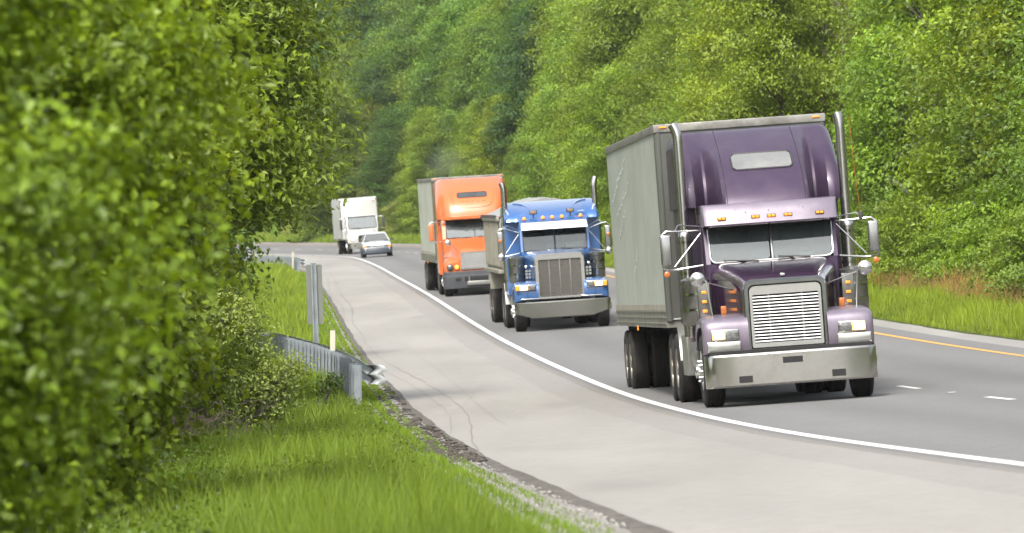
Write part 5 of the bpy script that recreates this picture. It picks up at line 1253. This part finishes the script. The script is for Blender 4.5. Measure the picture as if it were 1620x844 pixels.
# ================================================================== the orange truck
def orange_truck():
    root = empty('semi_truck', truck_matrix(227, 1.59))
    tag(root, 'orange semi truck with sloping hood and dark grey bumper pulling a pale trailer', 'semi truck', 'semi trucks on the road')
    P_ = 'orange_paint'
    m = MB(); rows = []
    prof = [(2.05, .72), (2.0, 1.90), (2.0, 1.96), (2.42, 2.60), (2.55, 2.70), (4.3, 2.70), (4.3, .72)]
    m.prism(prof, -1.12, 1.12, P_, skip=(2,))
    for s in (-1, 1): m.add([(s*1.12,2.0,1.96),(s*1.0,1.99,1.96),(s*.97,2.41,2.60),(s*1.12,2.42,2.60)], [(0,1,2,3)], P_)
    m.build('cab', root, bevel=.04)
    for s in (-1, 1):
        d = MB(); d.box(min(s*1.12, s*1.14), max(s*1.12, s*1.14), 2.35, 3.5, .95, 2.55, P_, .01); do = d.build('door', root)
        g = MB(); g.box(min(s*1.141, s*1.145), max(s*1.141, s*1.145), 2.45, 3.3, 1.95, 2.45, 'glass_dark'); g.build('window', do)
    m = MB(); m.loft([rring(y, -1.25, 1.25, .72, 2.72, .06, .06) for y in (3.9, 3.96, 6.1)], P_, True, True, True); m.build('sleeper', root, angle=30)
    yc = lambda t, x: 2.05+.25*t+1.5*t**2.5+.16*(abs(x)/1.1)**3
    yo = lambda t, x: 2.25+.25*t+1.5*t**2.5+.35*max(0, abs(x)-.95)/.25
    roof_fairing('roof_cap', root, P_, 1.26, 2.66, 4.03, yc, yo, 6.0, (.80, 1.1), .28, nx=49, nz=20)
    f = lambda x, z, off: (x, yc((z-2.66)/1.37, x)-off, z)
    cap_window(root, f, -.52, .50, 3.36, 3.53, 'glass_dark')
    for x in (-.38, -.19, 0, .19, .38):
        q = MB(); q.lathe([(0, .022), (-.02, .018), (-.021, .001)], 'y', f(x, 3.22, .0), 'amber_dull', 10); q.build('marker_light', root)
    # pressed swage line of the cap
    m = MB(); pts = smooth_path([(-.74, 3.6), (-.70, 3.25), (-.60, 3.08), (-.4, 3.02), (0, 3.0), (.4, 3.02), (.60, 3.08), (.70, 3.25), (.74, 3.6)], 4)
    m.tube([f(x, z, .004) for x, z in pts], .02, P_, 6, False); m.build('swage_line', root)
    m = MB(); rows = [[(x, 1.98+.18*(abs(x)/1.1)**3, z) for x in np.linspace(-1.13, 1.13, 17)] for z in (2.60, 2.63, 2.72, 2.74)]
    rows[0] = [(x, y+.10, z) for x, y, z in rows[0]]; rows[-1] = [(x, y+.10, z) for x, y, z in rows[-1]]
    m.loft(rows, P_, closed=False); v = m.build('sun_visor', root)
    for x in (-.85, -.25, 0, .25, .85): q = MB(); q.box(x-.07, x+.07, 1.955+.18*(abs(x)/1.1)**3, 2.02+.18*(abs(x)/1.1)**3, 2.615, 2.645, 'amber_dull', .006); q.build('marker_light', v)
    wz = lambda z: 2.0+(z-1.96)/.64*.42
    ring = [(x*(1-.03*(z-1.96)/.6), wz(z)-.012, z) for x, z in r2(-.99, .99, 1.975, 2.59, .05, .07)]
    m = MB(); m.add(ring, [tuple(range(len(ring)))], 'windscreen_clear'); m.build('windscreen', root, smooth=False)
    m = MB(); m.tube(ring+ring[:1], .018, 'black_plastic', 6, False); m.tube([(0, wz(1.98)-.02, 1.98), (0, wz(2.58)-.02, 2.58)], .014, 'black_plastic', 6); m.build('windscreen_frame', root)
    interior(root, 1.02, 2.42, 4.0, 1.3, 2.65, 1, zd=1.93); wiper(root, -.1, 1.96, -.85, 2.0, 1.94); wiper(root, .85, 1.96, .1, 2.0, 1.94)
    # sloping hood with wings
    m = MB(); sec = []
    for y, hw_, zt, wing in ((.38, .60, 1.50, 1.14), (.55, .63, 1.56, 1.22), (.95, .72, 1.67, 1.30), (1.4, .83, 1.80, 1.33), (1.8, .95, 1.92, 1.32), (2.05, 1.05, 1.98, 1.28)):
        wz_ = wing; xo = 1.18 if y > .45 else 1.08
        sec.append([(-xo, y, .84), (-xo, y, wz_-.14), (-xo+.06, y, wz_-.03), (-xo+.16, y, wz_), (-hw_-.10, y, wz_+.03), (-hw_-.01, y, wz_+(zt-wz_)*.45), (-hw_+.06, y, zt-.04), (-hw_+.16, y, zt), (0, y, zt+.02),
                    (hw_-.16, y, zt), (hw_-.06, y, zt-.04), (hw_+.01, y, wz_+(zt-wz_)*.45), (hw_+.10, y, wz_+.03), (xo-.16, y, wz_), (xo-.06, y, wz_-.03), (xo, y, wz_-.14), (xo, y, .84)])
    m.loft(sec, P_, True, True, True); hd = m.build('hood', root, angle=40)
    q = MB(); q.box(-.13, .13, .99, 1.05, 1.685, 1.70, 'cab_dark'); q.build('hood_badge', hd)
    m = MB(); oo = [(-.60, .91), (.60, .91), (.565, 1.49), (-.565, 1.49)]
    m.plate([(-.61, .90), (.61, .90), (.575, 1.50), (-.575, 1.50)], .34, .40, 'bright_chrome'); m.plate([(-.565, .945), (.565, .945), (.535, 1.455), (-.535, 1.455)], .325, .345, 'grille_wavy')
    m.box(.30, .50, .318, .33, .955, .985, 'cab_dark'); m.build('grille', root)
    for s in (-1, 1):
        for x, mt, rr_ in ((.97, 'lens_clear', .095), (.74, 'lamp_orange' if s < 0 else 'lens_clear', .075)):
            q = MB(); q.lathe([(0, rr_+.02), (-.03, rr_+.02), (-.032, rr_)], 'y', (s*x, .36, 1.0), 'cab_dark', 20); h = q.build('headlight', root)
            q = MB(); q.lathe([(0, rr_), (-.02, rr_*.8), (-.03, rr_*.4), (-.031, .001)], 'y', (s*x, .33, 1.0), mt, 20); q.build('lens', h)
        west_mirror(root, s, 1.49, 2.2, 1.92, 2.50, .17, 1.13, (2.55, 2.56, 1.9), mat=P_, amber=False)
        convex_mirror(root, s, .98, .8, 1.84, .105, (1.05, .95, 1.32), (.62, 1.1, 1.50))
        m = MB(); m.prism([(2.1, .30), (2.1, .75), (3.8, .75), (3.8, .30)], s*.85, s*1.17, P_); m.build('side_fairing', root, bevel=.03)
        q = MB(); q.box(min(s*1.142, s*1.146), max(s*1.142, s*1.146), 2.5, 2.9, 1.35, 1.6, 'decal'); q.build('door_decal', root)
        wheel(root, 'steer', s*1.04, 1.2)
        for y in (5.3, 6.6): wheel(root, 'dual', s*.93, y)
        stack(root, s*1.10, 5.9, 1.0, 3.0, 3.9, .06, .09, 0)
    m = MB(); rows = []
    for z, ex, yy in ((.25, -.06, .10), (.28, 0, .04), (.55, .02, .0), (.70, .02, .0), (.72, .0, .03), (.83, .0, .03), (.85, -.01, .08)):
        hw_ = 1.22+ex; rows.append([(-hw_, .75, z), (-hw_, .30+yy, z), (-hw_+.08, .13+yy, z), (-hw_+.26, .04+yy, z), (-.5, yy, z), (0, yy-.02, z), (.5, yy, z), (hw_-.26, .04+yy, z), (hw_-.08, .13+yy, z), (hw_, .30+yy, z), (hw_, .75, z)])
    m.loft(rows, 'grey_plastic', closed=False); bp = m.build('bumper', root, angle=35)
    q = MB(); q.box(-.50, .50, -.035, .05, .52, .66, 'cab_dark', .01)
    for s in (-1, 1): q.box(s*.72-.10, s*.72+.10, -.004, .06, .54, .63, 'cab_dark', .01)
    q.build('air_intake', bp)
    q = MB(); q.box(-.42, .42, -.06, .02, .36, .50, 'steel', .012); q.tube([(-.34, -.03, .50), (-.34, -.03, .66)], .03, 'steel', 8); q.tube([(.34, -.03, .50), (.34, -.03, .66)], .03, 'steel', 8); q.build('step_plate', bp)
    chassis(root, .5, 7.5, (1.2, 5.3, 6.6))
    box_trailer(root, 6.7, 14.0, 1.28, 1.20, 4.10, 'side_white_grey', 'trailer_front', 'trailer_rail', (17.3, 18.6), yaw=R(.8))
    return root

# ================================================================== the white box truck
def white_truck():
    root = empty('box_truck', truck_matrix(429, 2.45, R(1.5)))
    tag(root, 'white medium box truck behind the small car at the bend', 'box truck')
    W_ = 'white_paint'
    m = MB(); m.prism([(1.65, .75), (1.6, 1.52), (1.62, 1.60), (2.0, 2.36), (2.2, 2.46), (3.5, 2.46), (3.5, .75)], -1.0, 1.0, W_, skip=(2,))
    for s in (-1, 1): m.add([(s*1.0,1.62,1.60),(s*.93,1.61,1.60),(s*.90,1.99,2.36),(s*1.0,2.0,2.36)], [(0,1,2,3)], W_)
    m.build('cab', root, bevel=.05)
    wz = lambda z: 1.62+(z-1.6)/.76*.38
    ring = [(x*(1-.05*(z-1.6)/.7), wz(z)-.01, z) for x, z in r2(-.94, .94, 1.61, 2.35, .12, .10)]
    m = MB(); m.add(ring, [tuple(range(len(ring)))], 'windscreen_clear'); m.build('windscreen', root, smooth=False)
    m = MB(); m.tube(ring+ring[:1], .022, 'black_plastic', 6, False); m.build('windscreen_frame', root)
    interior(root, .93, 1.95, 3.3, 1.1, 2.4, 1, zd=1.6); wiper(root, -.1, 1.60, -.8, 1.68, 1.56)
    m = MB(); sec = []
    for y, hw_, zt, wg in ((.30, .48, 1.17, .95), (.45, .52, 1.24, 1.05), (.9, .62, 1.38, 1.16), (1.3, .75, 1.50, 1.22), (1.7, .9, 1.60, 1.25)):
        xo = 1.12 if y > .4 else 1.02
        h = [(-xo, y, .70), (-xo, y, wg-.12), (-xo+.08, y, wg-.02), (-hw_-.12, y, wg+.02), (-hw_, y, wg+(zt-wg)*.5), (-hw_+.12, y, zt)]
        sec.append(h+[(-x, yy, z) for x, yy, z in h[::-1]])
    m.loft(sec, W_, True, True, True); m.build('hood', root, angle=40)
    m = MB(); m.plate(r2(-.46, .46, .80, 1.19, .1, .03), .24, .32, 'chrome')
    for k in range(6): m.box(-.41, .41, .225, .245, .845+k*.052, .872+k*.052, 'cab_dark')
    m.build('grille', root)
    for s in (-1, 1):
        q = MB(); q.lathe([(0, .13), (-.03, .12), (-.05, .05), (-.051, .001)], 'y', (s*.80, .32, .93), 'lens_clear', 18); h = q.build('headlight', root)
        q = MB(); q.lathe([(0, .075), (-.03, .05), (-.031, .001)], 'y', (s*.80, .285, .93), 'lamp_lit', 14); q.build('lamp', h)
        q = MB(); q.box(min(s*.90, s*1.0), max(s*.90, s*1.0), .27, .33, .88, .98, 'amber', .02); q.build('turn_signal', h)
        west_mirror(root, s, 1.38, 1.7, 1.62, 2.26, .17, 1.0, (2.30, 2.32, 1.55), mat='black_plastic', amber=False)
        d = MB(); d.box(min(s*1.0, s*1.02), max(s*1.0, s*1.02), 1.95, 3.0, .85, 2.3, W_, .01); do = d.build('door', root); g = MB(); g.box(min(s*1.021, s*1.025), max(s*1.021, s*1.025), 2.1, 2.9, 1.62, 2.2, 'glass_dark'); g.build('window', do)
        wheel(root, 'steer', s*1.0, 1.15, .5); wheel(root, 'dual', s*.90, 7.0, .5)
        q = MB(); q.box(s*.9-.3, s*.9+.3, 7.65, 7.67, .25, .95, 'black_plastic'); q.build('mud_flap', root)
    m = MB(); rows = [[(-1.08, .5, z), (-1.08, .2, z), (-.98, .06, z), (-.8, .01, z), (0, -.03, z), (.8, .01, z), (.98, .06, z), (1.08, .2, z), (1.08, .5, z)] for z in (.34, .37, .68, .71)]
    m.loft(rows, 'bumper_chrome', closed=False); b = m.build('bumper', root, angle=35)
    q = MB(); q.box(-.22, .35, -.045, 0, .50, .60, 'cab_dark', .01)
    for s in (-1, 1): q.lathe([(0, .075), (-.02, .06), (-.021, .001)], 'y', (s*.72, .0, .54), 'lens_clear', 14)
    q.build('fog_lights', b)
    chassis(root, .4, 9.2, (1.15, 7.0))
    m = MB(); m.loft([rring(y, -hw_, hw_, .98, zt, .06, .02) for y, hw_, zt in ((3.55, 1.17, 3.45), (3.60, 1.21, 3.56), (3.75, 1.24, 3.63), (9.6, 1.24, 3.63))], 'side_white', True, True, True)
    bx = m.build('cargo_box', root, angle=35)
    q = MB()
    for s in (-1, 1): q.tube([(s*1.205, 3.56, 1.0), (s*1.205, 3.56, 3.5)], .035, 'bright_chrome', 8)
    q.build('corner_post', bx)
    q = MB(); q.box(-1.25, 1.25, 3.60, 9.62, .92, 1.04, 'bumper_chrome', .01); q.build('bottom_rail', bx)
    for x, z in ((1.0, 3.34), (1.16, 3.50), (-1.16, 3.50)): q = MB(); q.box(x-.05, x+.05, 3.50, 3.56, z-.022, z+.022, 'red_lens', .008); q.build('marker_light', bx)
    return root

# ================================================================== the small car
def small_car():
    root = empty('car', truck_matrix(384, 1.20))
    tag(root, 'small white sedan with a dark lower body driving ahead of the box truck', 'car')
    m = MB(); top = [(.0, .62), (.06, .74), (.5, .83), (1.15, .92)]
    # body: sections along the car
    def sec(y, hw_, zb, zt, sh): return [(-hw_+.06, y, zb), (-hw_, y, zb+.12), (-hw_-.01, y, (zb+zt)/2), (-hw_+.03, y, zt-.08), (-hw_+.14, y, zt-.01), (-.3, y, zt+sh), (.3, y, zt+sh), (hw_-.14, y, zt-.01), (hw_-.03, y, zt-.08), (hw_+.01, y, (zb+zt)/2), (hw_, y, zb+.12), (hw_-.06, y, zb)]
    m.loft([sec(.02, .70, .30, .66, .01), sec(.10, .78, .25, .75, .02), sec(.5, .84, .22, .82, .03), sec(1.2, .86, .22, .92, .03), sec(2.4, .86, .22, .95, .02), sec(3.6, .85, .24, .97, .02), sec(4.35, .80, .28, .93, .02), sec(4.5, .72, .32, .85, .01)], 'silver_paint', True, True, True)
    m.build('body', root, angle=40)
    # greenhouse, roof
    g0 = [(-.74, 1.15, .92), (.74, 1.15, .92), (.76, 3.75, .95), (-.76, 3.75, .95)]; g1 = [(-.55, 1.85, 1.35), (.55, 1.85, 1.35), (.56, 3.1, 1.36), (-.56, 3.1, 1.36)]
    m = MB(); m.loft([g0, g1], 'glass_dark'); m.build('side_glass', root, smooth=False)
    ws = [(-.70, 1.17, .94), (.70, 1.17, .94), (.53, 1.80, 1.34), (-.53, 1.80, 1.34)]; m = MB(); m.add([(x, y-.012, z+.01) for x, y, z in ws], [(0, 1, 2, 3)], 'lens_clear'); m.build('windscreen', root, smooth=False)
    m = MB(); m.loft([rring(1.80, -.54, .54, 1.325, 1.365, .015), rring(1.95, -.57, .57, 1.34, 1.42, .035), rring(2.5, -.58, .58, 1.34, 1.44, .04), rring(3.1, -.57, .57, 1.34, 1.40, .03)], 'silver_paint', True, True, True)
    for s in (-1, 1):
        m.tube([(s*.76, 1.12, .92), (s*.56, 1.82, 1.36)], .03, 'silver_paint', 8); m.tube([(s*.78, 3.78, .96), (s*.57, 3.1, 1.37)], .05, 'silver_paint', 8); m.tube([(s*.775, 2.4, .94), (s*.58, 2.4, 1.38)], .025, 'black_plastic', 8)
    m.build('roof', root, angle=40)
    m = MB(); rows = [[(-.87, .9, z), (-.86, .30, z), (-.80, .08, z), (-.6, -.02, z), (0, -.06, z), (.6, -.02, z), (.80, .08, z), (.86, .30, z), (.87, .9, z)] for z in (.20, .24, .50, .55)]
    rows[0] = [(x*.97, y+.04, z) for x, y, z in rows[0]]; rows[-1] = [(x*.98, y+.04, z) for x, y, z in rows[-1]]
    m.loft(rows, 'navy_plastic', closed=False); m.build('bumper', root, angle=40)
    for s in (-1, 1):
        q = MB(); q.box(min(s*.865, s*.885), max(s*.865, s*.885), .6, 4.2, .28, .60, 'navy_plastic', .008); q.build('side_moulding', root)
        q = MB(); q.box(min(s*.36, s*.66), max(s*.36, s*.66), -.02, .06, .60, .70, 'lens_clear', .02); h = q.build('headlight', root)
        q = MB(); q.box(min(s*.66, s*.80), max(s*.66, s*.80), .0, .12, .57, .68, 'amber', .02); q.build('turn_signal', h)
        q = MB(); q.box(s*.93-.09, s*.93+.09, 1.35, 1.45, .94, 1.04, 'black_plastic', .02); q.tube([(s*.80, 1.4, .95), (s*.9, 1.4, .98)], .02, 'black_plastic', 6); q.build('mirror', root)
        for y in (.85, 3.6):
            q = MB(); k = tyre_mb(.19, .30); q.add([(a, b*.98, c*.98) for a, b, c in [(v[0], v[1], v[2]) for v in k.v]], k.f, 'rubber')
            q.lathe([(-.09, .27), (-.10, .25), (-.08, .05), (-.08, .001)], 'x', (0, 0, 0), 'rim_steel', 20); w_ = q.build('wheel', root); w_.location = (s*.76, y, .295)
            if s > 0: w_.rotation_euler = (0, 0, math.pi)
    q = MB(); q.box(-.34, .34, -.015, .04, .615, .675, 'cab_dark', .01); q.build('grille', root)
    q = MB(); q.box(-.16, .16, -.075, -.06, .36, .46, 'white_label'); 
    q = MB(); q.box(-.75, .75, .3, 4.2, .16, .26, 'chassis'); q.build('underbody', root)
    return root
purple_truck(); blue_truck(); orange_truck(); white_truck(); small_car()
# ================================================================== roadside things
pbr('galvanised', (0.38, 0.40, 0.41), 0.5, 0.3, var=.18, scale=5, dirt=(.20, .21, .20), dirt_amt=.7, dirt_scale=4, stretch=(1, 1, .5))
pbr('galv_post', (0.24, 0.27, 0.29), 0.6, 0.45, var=.25, scale=6, dirt=(.13, .13, .12), dirt_amt=.7, dirt_scale=5, stretch=(1, 1, .4))
pbr('sign_back', (0.17, 0.18, 0.16), 0.55, 0.35, var=.10, scale=3, dirt=(.22, .23, .20), dirt_amt=.5, dirt_scale=2)
pbr('cream_plastic', (0.42, 0.40, 0.31), 0.6, 0, var=.08, scale=6)
def guardrail(label, line, end_curl=True):
    """W-beam on posts, following (Y,u) points; open curled end piece nearest the camera"""
    ys_ = [p[0] for p in line]; us_ = [p[1] for p in line]; fu = nat_spline(ys_, us_)
    root = empty('guardrail'); p0 = pos(ys_[0], us_[0], 0); root.location = p0; p0 = Vector(p0.tolist())
    tag(root, label, 'guardrail')
    Yl = np.arange(ys_[0], ys_[-1], .5); rows = []
    prof = [(.0, .0), (.045, .02), (.08, .06), (.08, .085), (.02, .135), (.0, .155), (.02, .175), (.08, .225), (.08, .25), (.045, .29), (.0, .31)]
    for Y in Yl:
        u = float(fu(Y)); h = gz(Y, u); a, b = lat(Y)
        rows.append([Vector((float(LX(Y))+float(a)*(u+dx+.10), Y+float(b)*(u+dx), float(h)+.40+dz))-p0 for dx, dz in prof])
    m = MB(); m.loft(rows, 'galvanised', closed=False)
    back = [[v+Vector((-.006, 0, 0)) for v in r] for r in rows]; m.loft(back, 'galvanised', closed=False, flip=True)
    m.loft([[r[0] for r in rows], [r[0] for r in back]], 'galvanised', closed=False); m.loft([[r[-1] for r in rows], [r[-1] for r in back]], 'galvanised', closed=False)
    m.build('rail', root, angle=60)
    # curled terminal: the beam fans out and rolls round
    m = MB(); u = float(fu(ys_[0])); h = float(gz(ys_[0], u)); e = []
    for k in range(9):
        t = k/8; Y = ys_[0]+.05-.30*math.sin(t*1.9); c = t*t*.42; sc = 1+.06*t; am = 1+.3*t
        e.append([Vector((float(LX(Y))+u+.10+dx*am+c*.5, Y, h+.40+.155+(dz-.155)*sc))-p0 for dx, dz in prof])
    m.loft(e, 'galvanised', closed=False); m.loft([[v+Vector((-.008, 0, 0)) for v in r] for r in e], 'galvanised', closed=False, flip=True)
    m.build('end_terminal', root, angle=60)
    pm = MB(); pm.box(-.075, .075, -.004, .004, -.5, .71, 'galv_post'); 
    for s in (-1, 1): pm.box(s*.075-.004, s*.075+.004, -.055, .055, -.5, .71, 'galv_post')
    post0 = None; Y = ys_[0]+.1
    while Y < ys_[-1]:
        u = float(fu(Y))-.02; p = Vector(pos(Y, u, 0).tolist())-p0
        if post0 is None: post0 = pm.build('post', root, smooth=False); o = post0
        else: o = post0.copy(); COL.objects.link(o); o.parent = root
        o.location = p+Vector((-.06, 0, 0)); o.rotation_euler = (RNG.normal()*.02, RNG.normal()*.015, RNG.normal()*.05)
        Y += 1.905
    return root
guardrail('near galvanised guardrail with curled open end standing in the grass', [(111.5, -4.22), (125, -4.38), (138, -4.70), (150, -5.15), (163, -5.85), (178, -6.8), (196, -8.0)])
guardrail('far galvanised guardrail beyond the sign post', [(337, -4.15), (350, -4.3), (362, -4.7), (376, -5.4), (392, -6.4), (410, -7.6)])
# sign seen from behind
g = empty('road_sign', ground_matrix(150, -4.60)); tag(g, 'narrow grey road sign seen from behind on a steel post', 'road sign')
g.rotation_euler = (0, R(-2.0), 0)
m = MB(); m.box(-.04, .04, -.010, .0, -.3, 2.30, 'galv_post')
for s in (-1, 1): m.box(s*.03-.004, s*.03+.004, -.05, -.010, -.3, 2.30, 'galv_post'); m.box(s*.045-.018, s*.045+.018, -.055, -.05, -.3, 2.30, 'galv_post')
m.build('post', g, smooth=False)
m = MB(); m.plate(r2(-.175, .185, .92, 2.26, .03), .002, .006, 'sign_back'); m.build('sign_panel', g, smooth=False)
for z in (1.1, 2.1): m = MB(); m.lathe([(0, .001), (0, .014), (-.014, .014), (-.015, .001)], 'y', (0, -.011, z), 'steel', 8); m.build('bolt', g)
for Y, u, lb in ((129, -4.50, 'cream delineator post standing behind the near guardrail'), (341, -4.45, 'small white delineator post at the end of the far guardrail')):
    g = empty('delineator_post', ground_matrix(Y, u)); tag(g, lb, 'delineator post')
    m = MB(); m.box(-.05, .05, -.008, .008, -.2, 1.10, 'cream_plastic', .004); m.build('post', g)
# faint exhaust over the orange truck
m_, nt_, out_ = new_mat('smoke')
vp = nt_.nodes.new('ShaderNodeVolumePrincipled'); vp.inputs['Color'].default_value = (.97, .97, .97, 1); vp.inputs['Anisotropy'].default_value = .2
tc_ = nt_.nodes.new('ShaderNodeTexCoord'); ln = node(nt_, 'ShaderNodeVectorMath', operation='LENGTH'); nt_.links.new(tc_.outputs['Object'], ln.inputs[0])
mr_ = node(nt_, 'ShaderNodeMapRange'); mr_.inputs[1].default_value = 1.0; mr_.inputs[2].default_value = .15; mr_.inputs[3].default_value = 0; mr_.inputs[4].default_value = 1.0; nt_.links.new(ln.outputs['Value'], mr_.inputs[0])
nz_ = node(nt_, 'ShaderNodeTexNoise', Scale=1.6, Detail=3.0); nt_.links.new(tc_.outputs['Object'], nz_.inputs['Vector'])
ml_ = node(nt_, 'ShaderNodeMath', operation='MULTIPLY'); nt_.links.new(mr_.outputs[0], ml_.inputs[0]); nt_.links.new(nz_.outputs['Fac'], ml_.inputs[1])
m2_ = node(nt_, 'ShaderNodeMath', operation='MULTIPLY'); m2_.inputs[1].default_value = .13; nt_.links.new(ml_.outputs[0], m2_.inputs[0]); nt_.links.new(m2_.outputs[0], vp.inputs['Density']); nt_.links.new(vp.outputs[0], out_.inputs['Volume'])
M_ = truck_matrix(227, 1.59)
m = MB(); m.lathe([(-1, .001)]+[(-math.cos(R(a)), math.sin(R(a))) for a in range(15, 180, 15)]+[(1, .001)], 'z', (0, 0, 0), 'smoke', 24)
o = m.build('exhaust_smoke'); o.matrix_world = M_ @ Matrix.Translation(Vector((-.75, 7.6, 4.6))) @ Matrix.Diagonal(Vector((.95, 1.6, .8, 1)))
tag(o, 'thin grey exhaust haze over the orange truck roof', 'smoke', None, 'stuff')
# ================================================================== thin summer air
m_, nt_, out_ = new_mat('haze')
vp = nt_.nodes.new('ShaderNodeVolumePrincipled'); vp.inputs['Color'].default_value = (.97, .98, .97, 1)
vp.inputs['Density'].default_value = 0.00009; vp.inputs['Anisotropy'].default_value = .3
nt_.links.new(vp.outputs[0], out_.inputs['Volume'])
m = MB(); m.box(-700, 700, -320, 1300, -8.0, 140, 'haze'); o = m.build('haze', smooth=False)
tag(o, 'thin pale summer haze over the road and woods', 'haze', None, 'stuff')
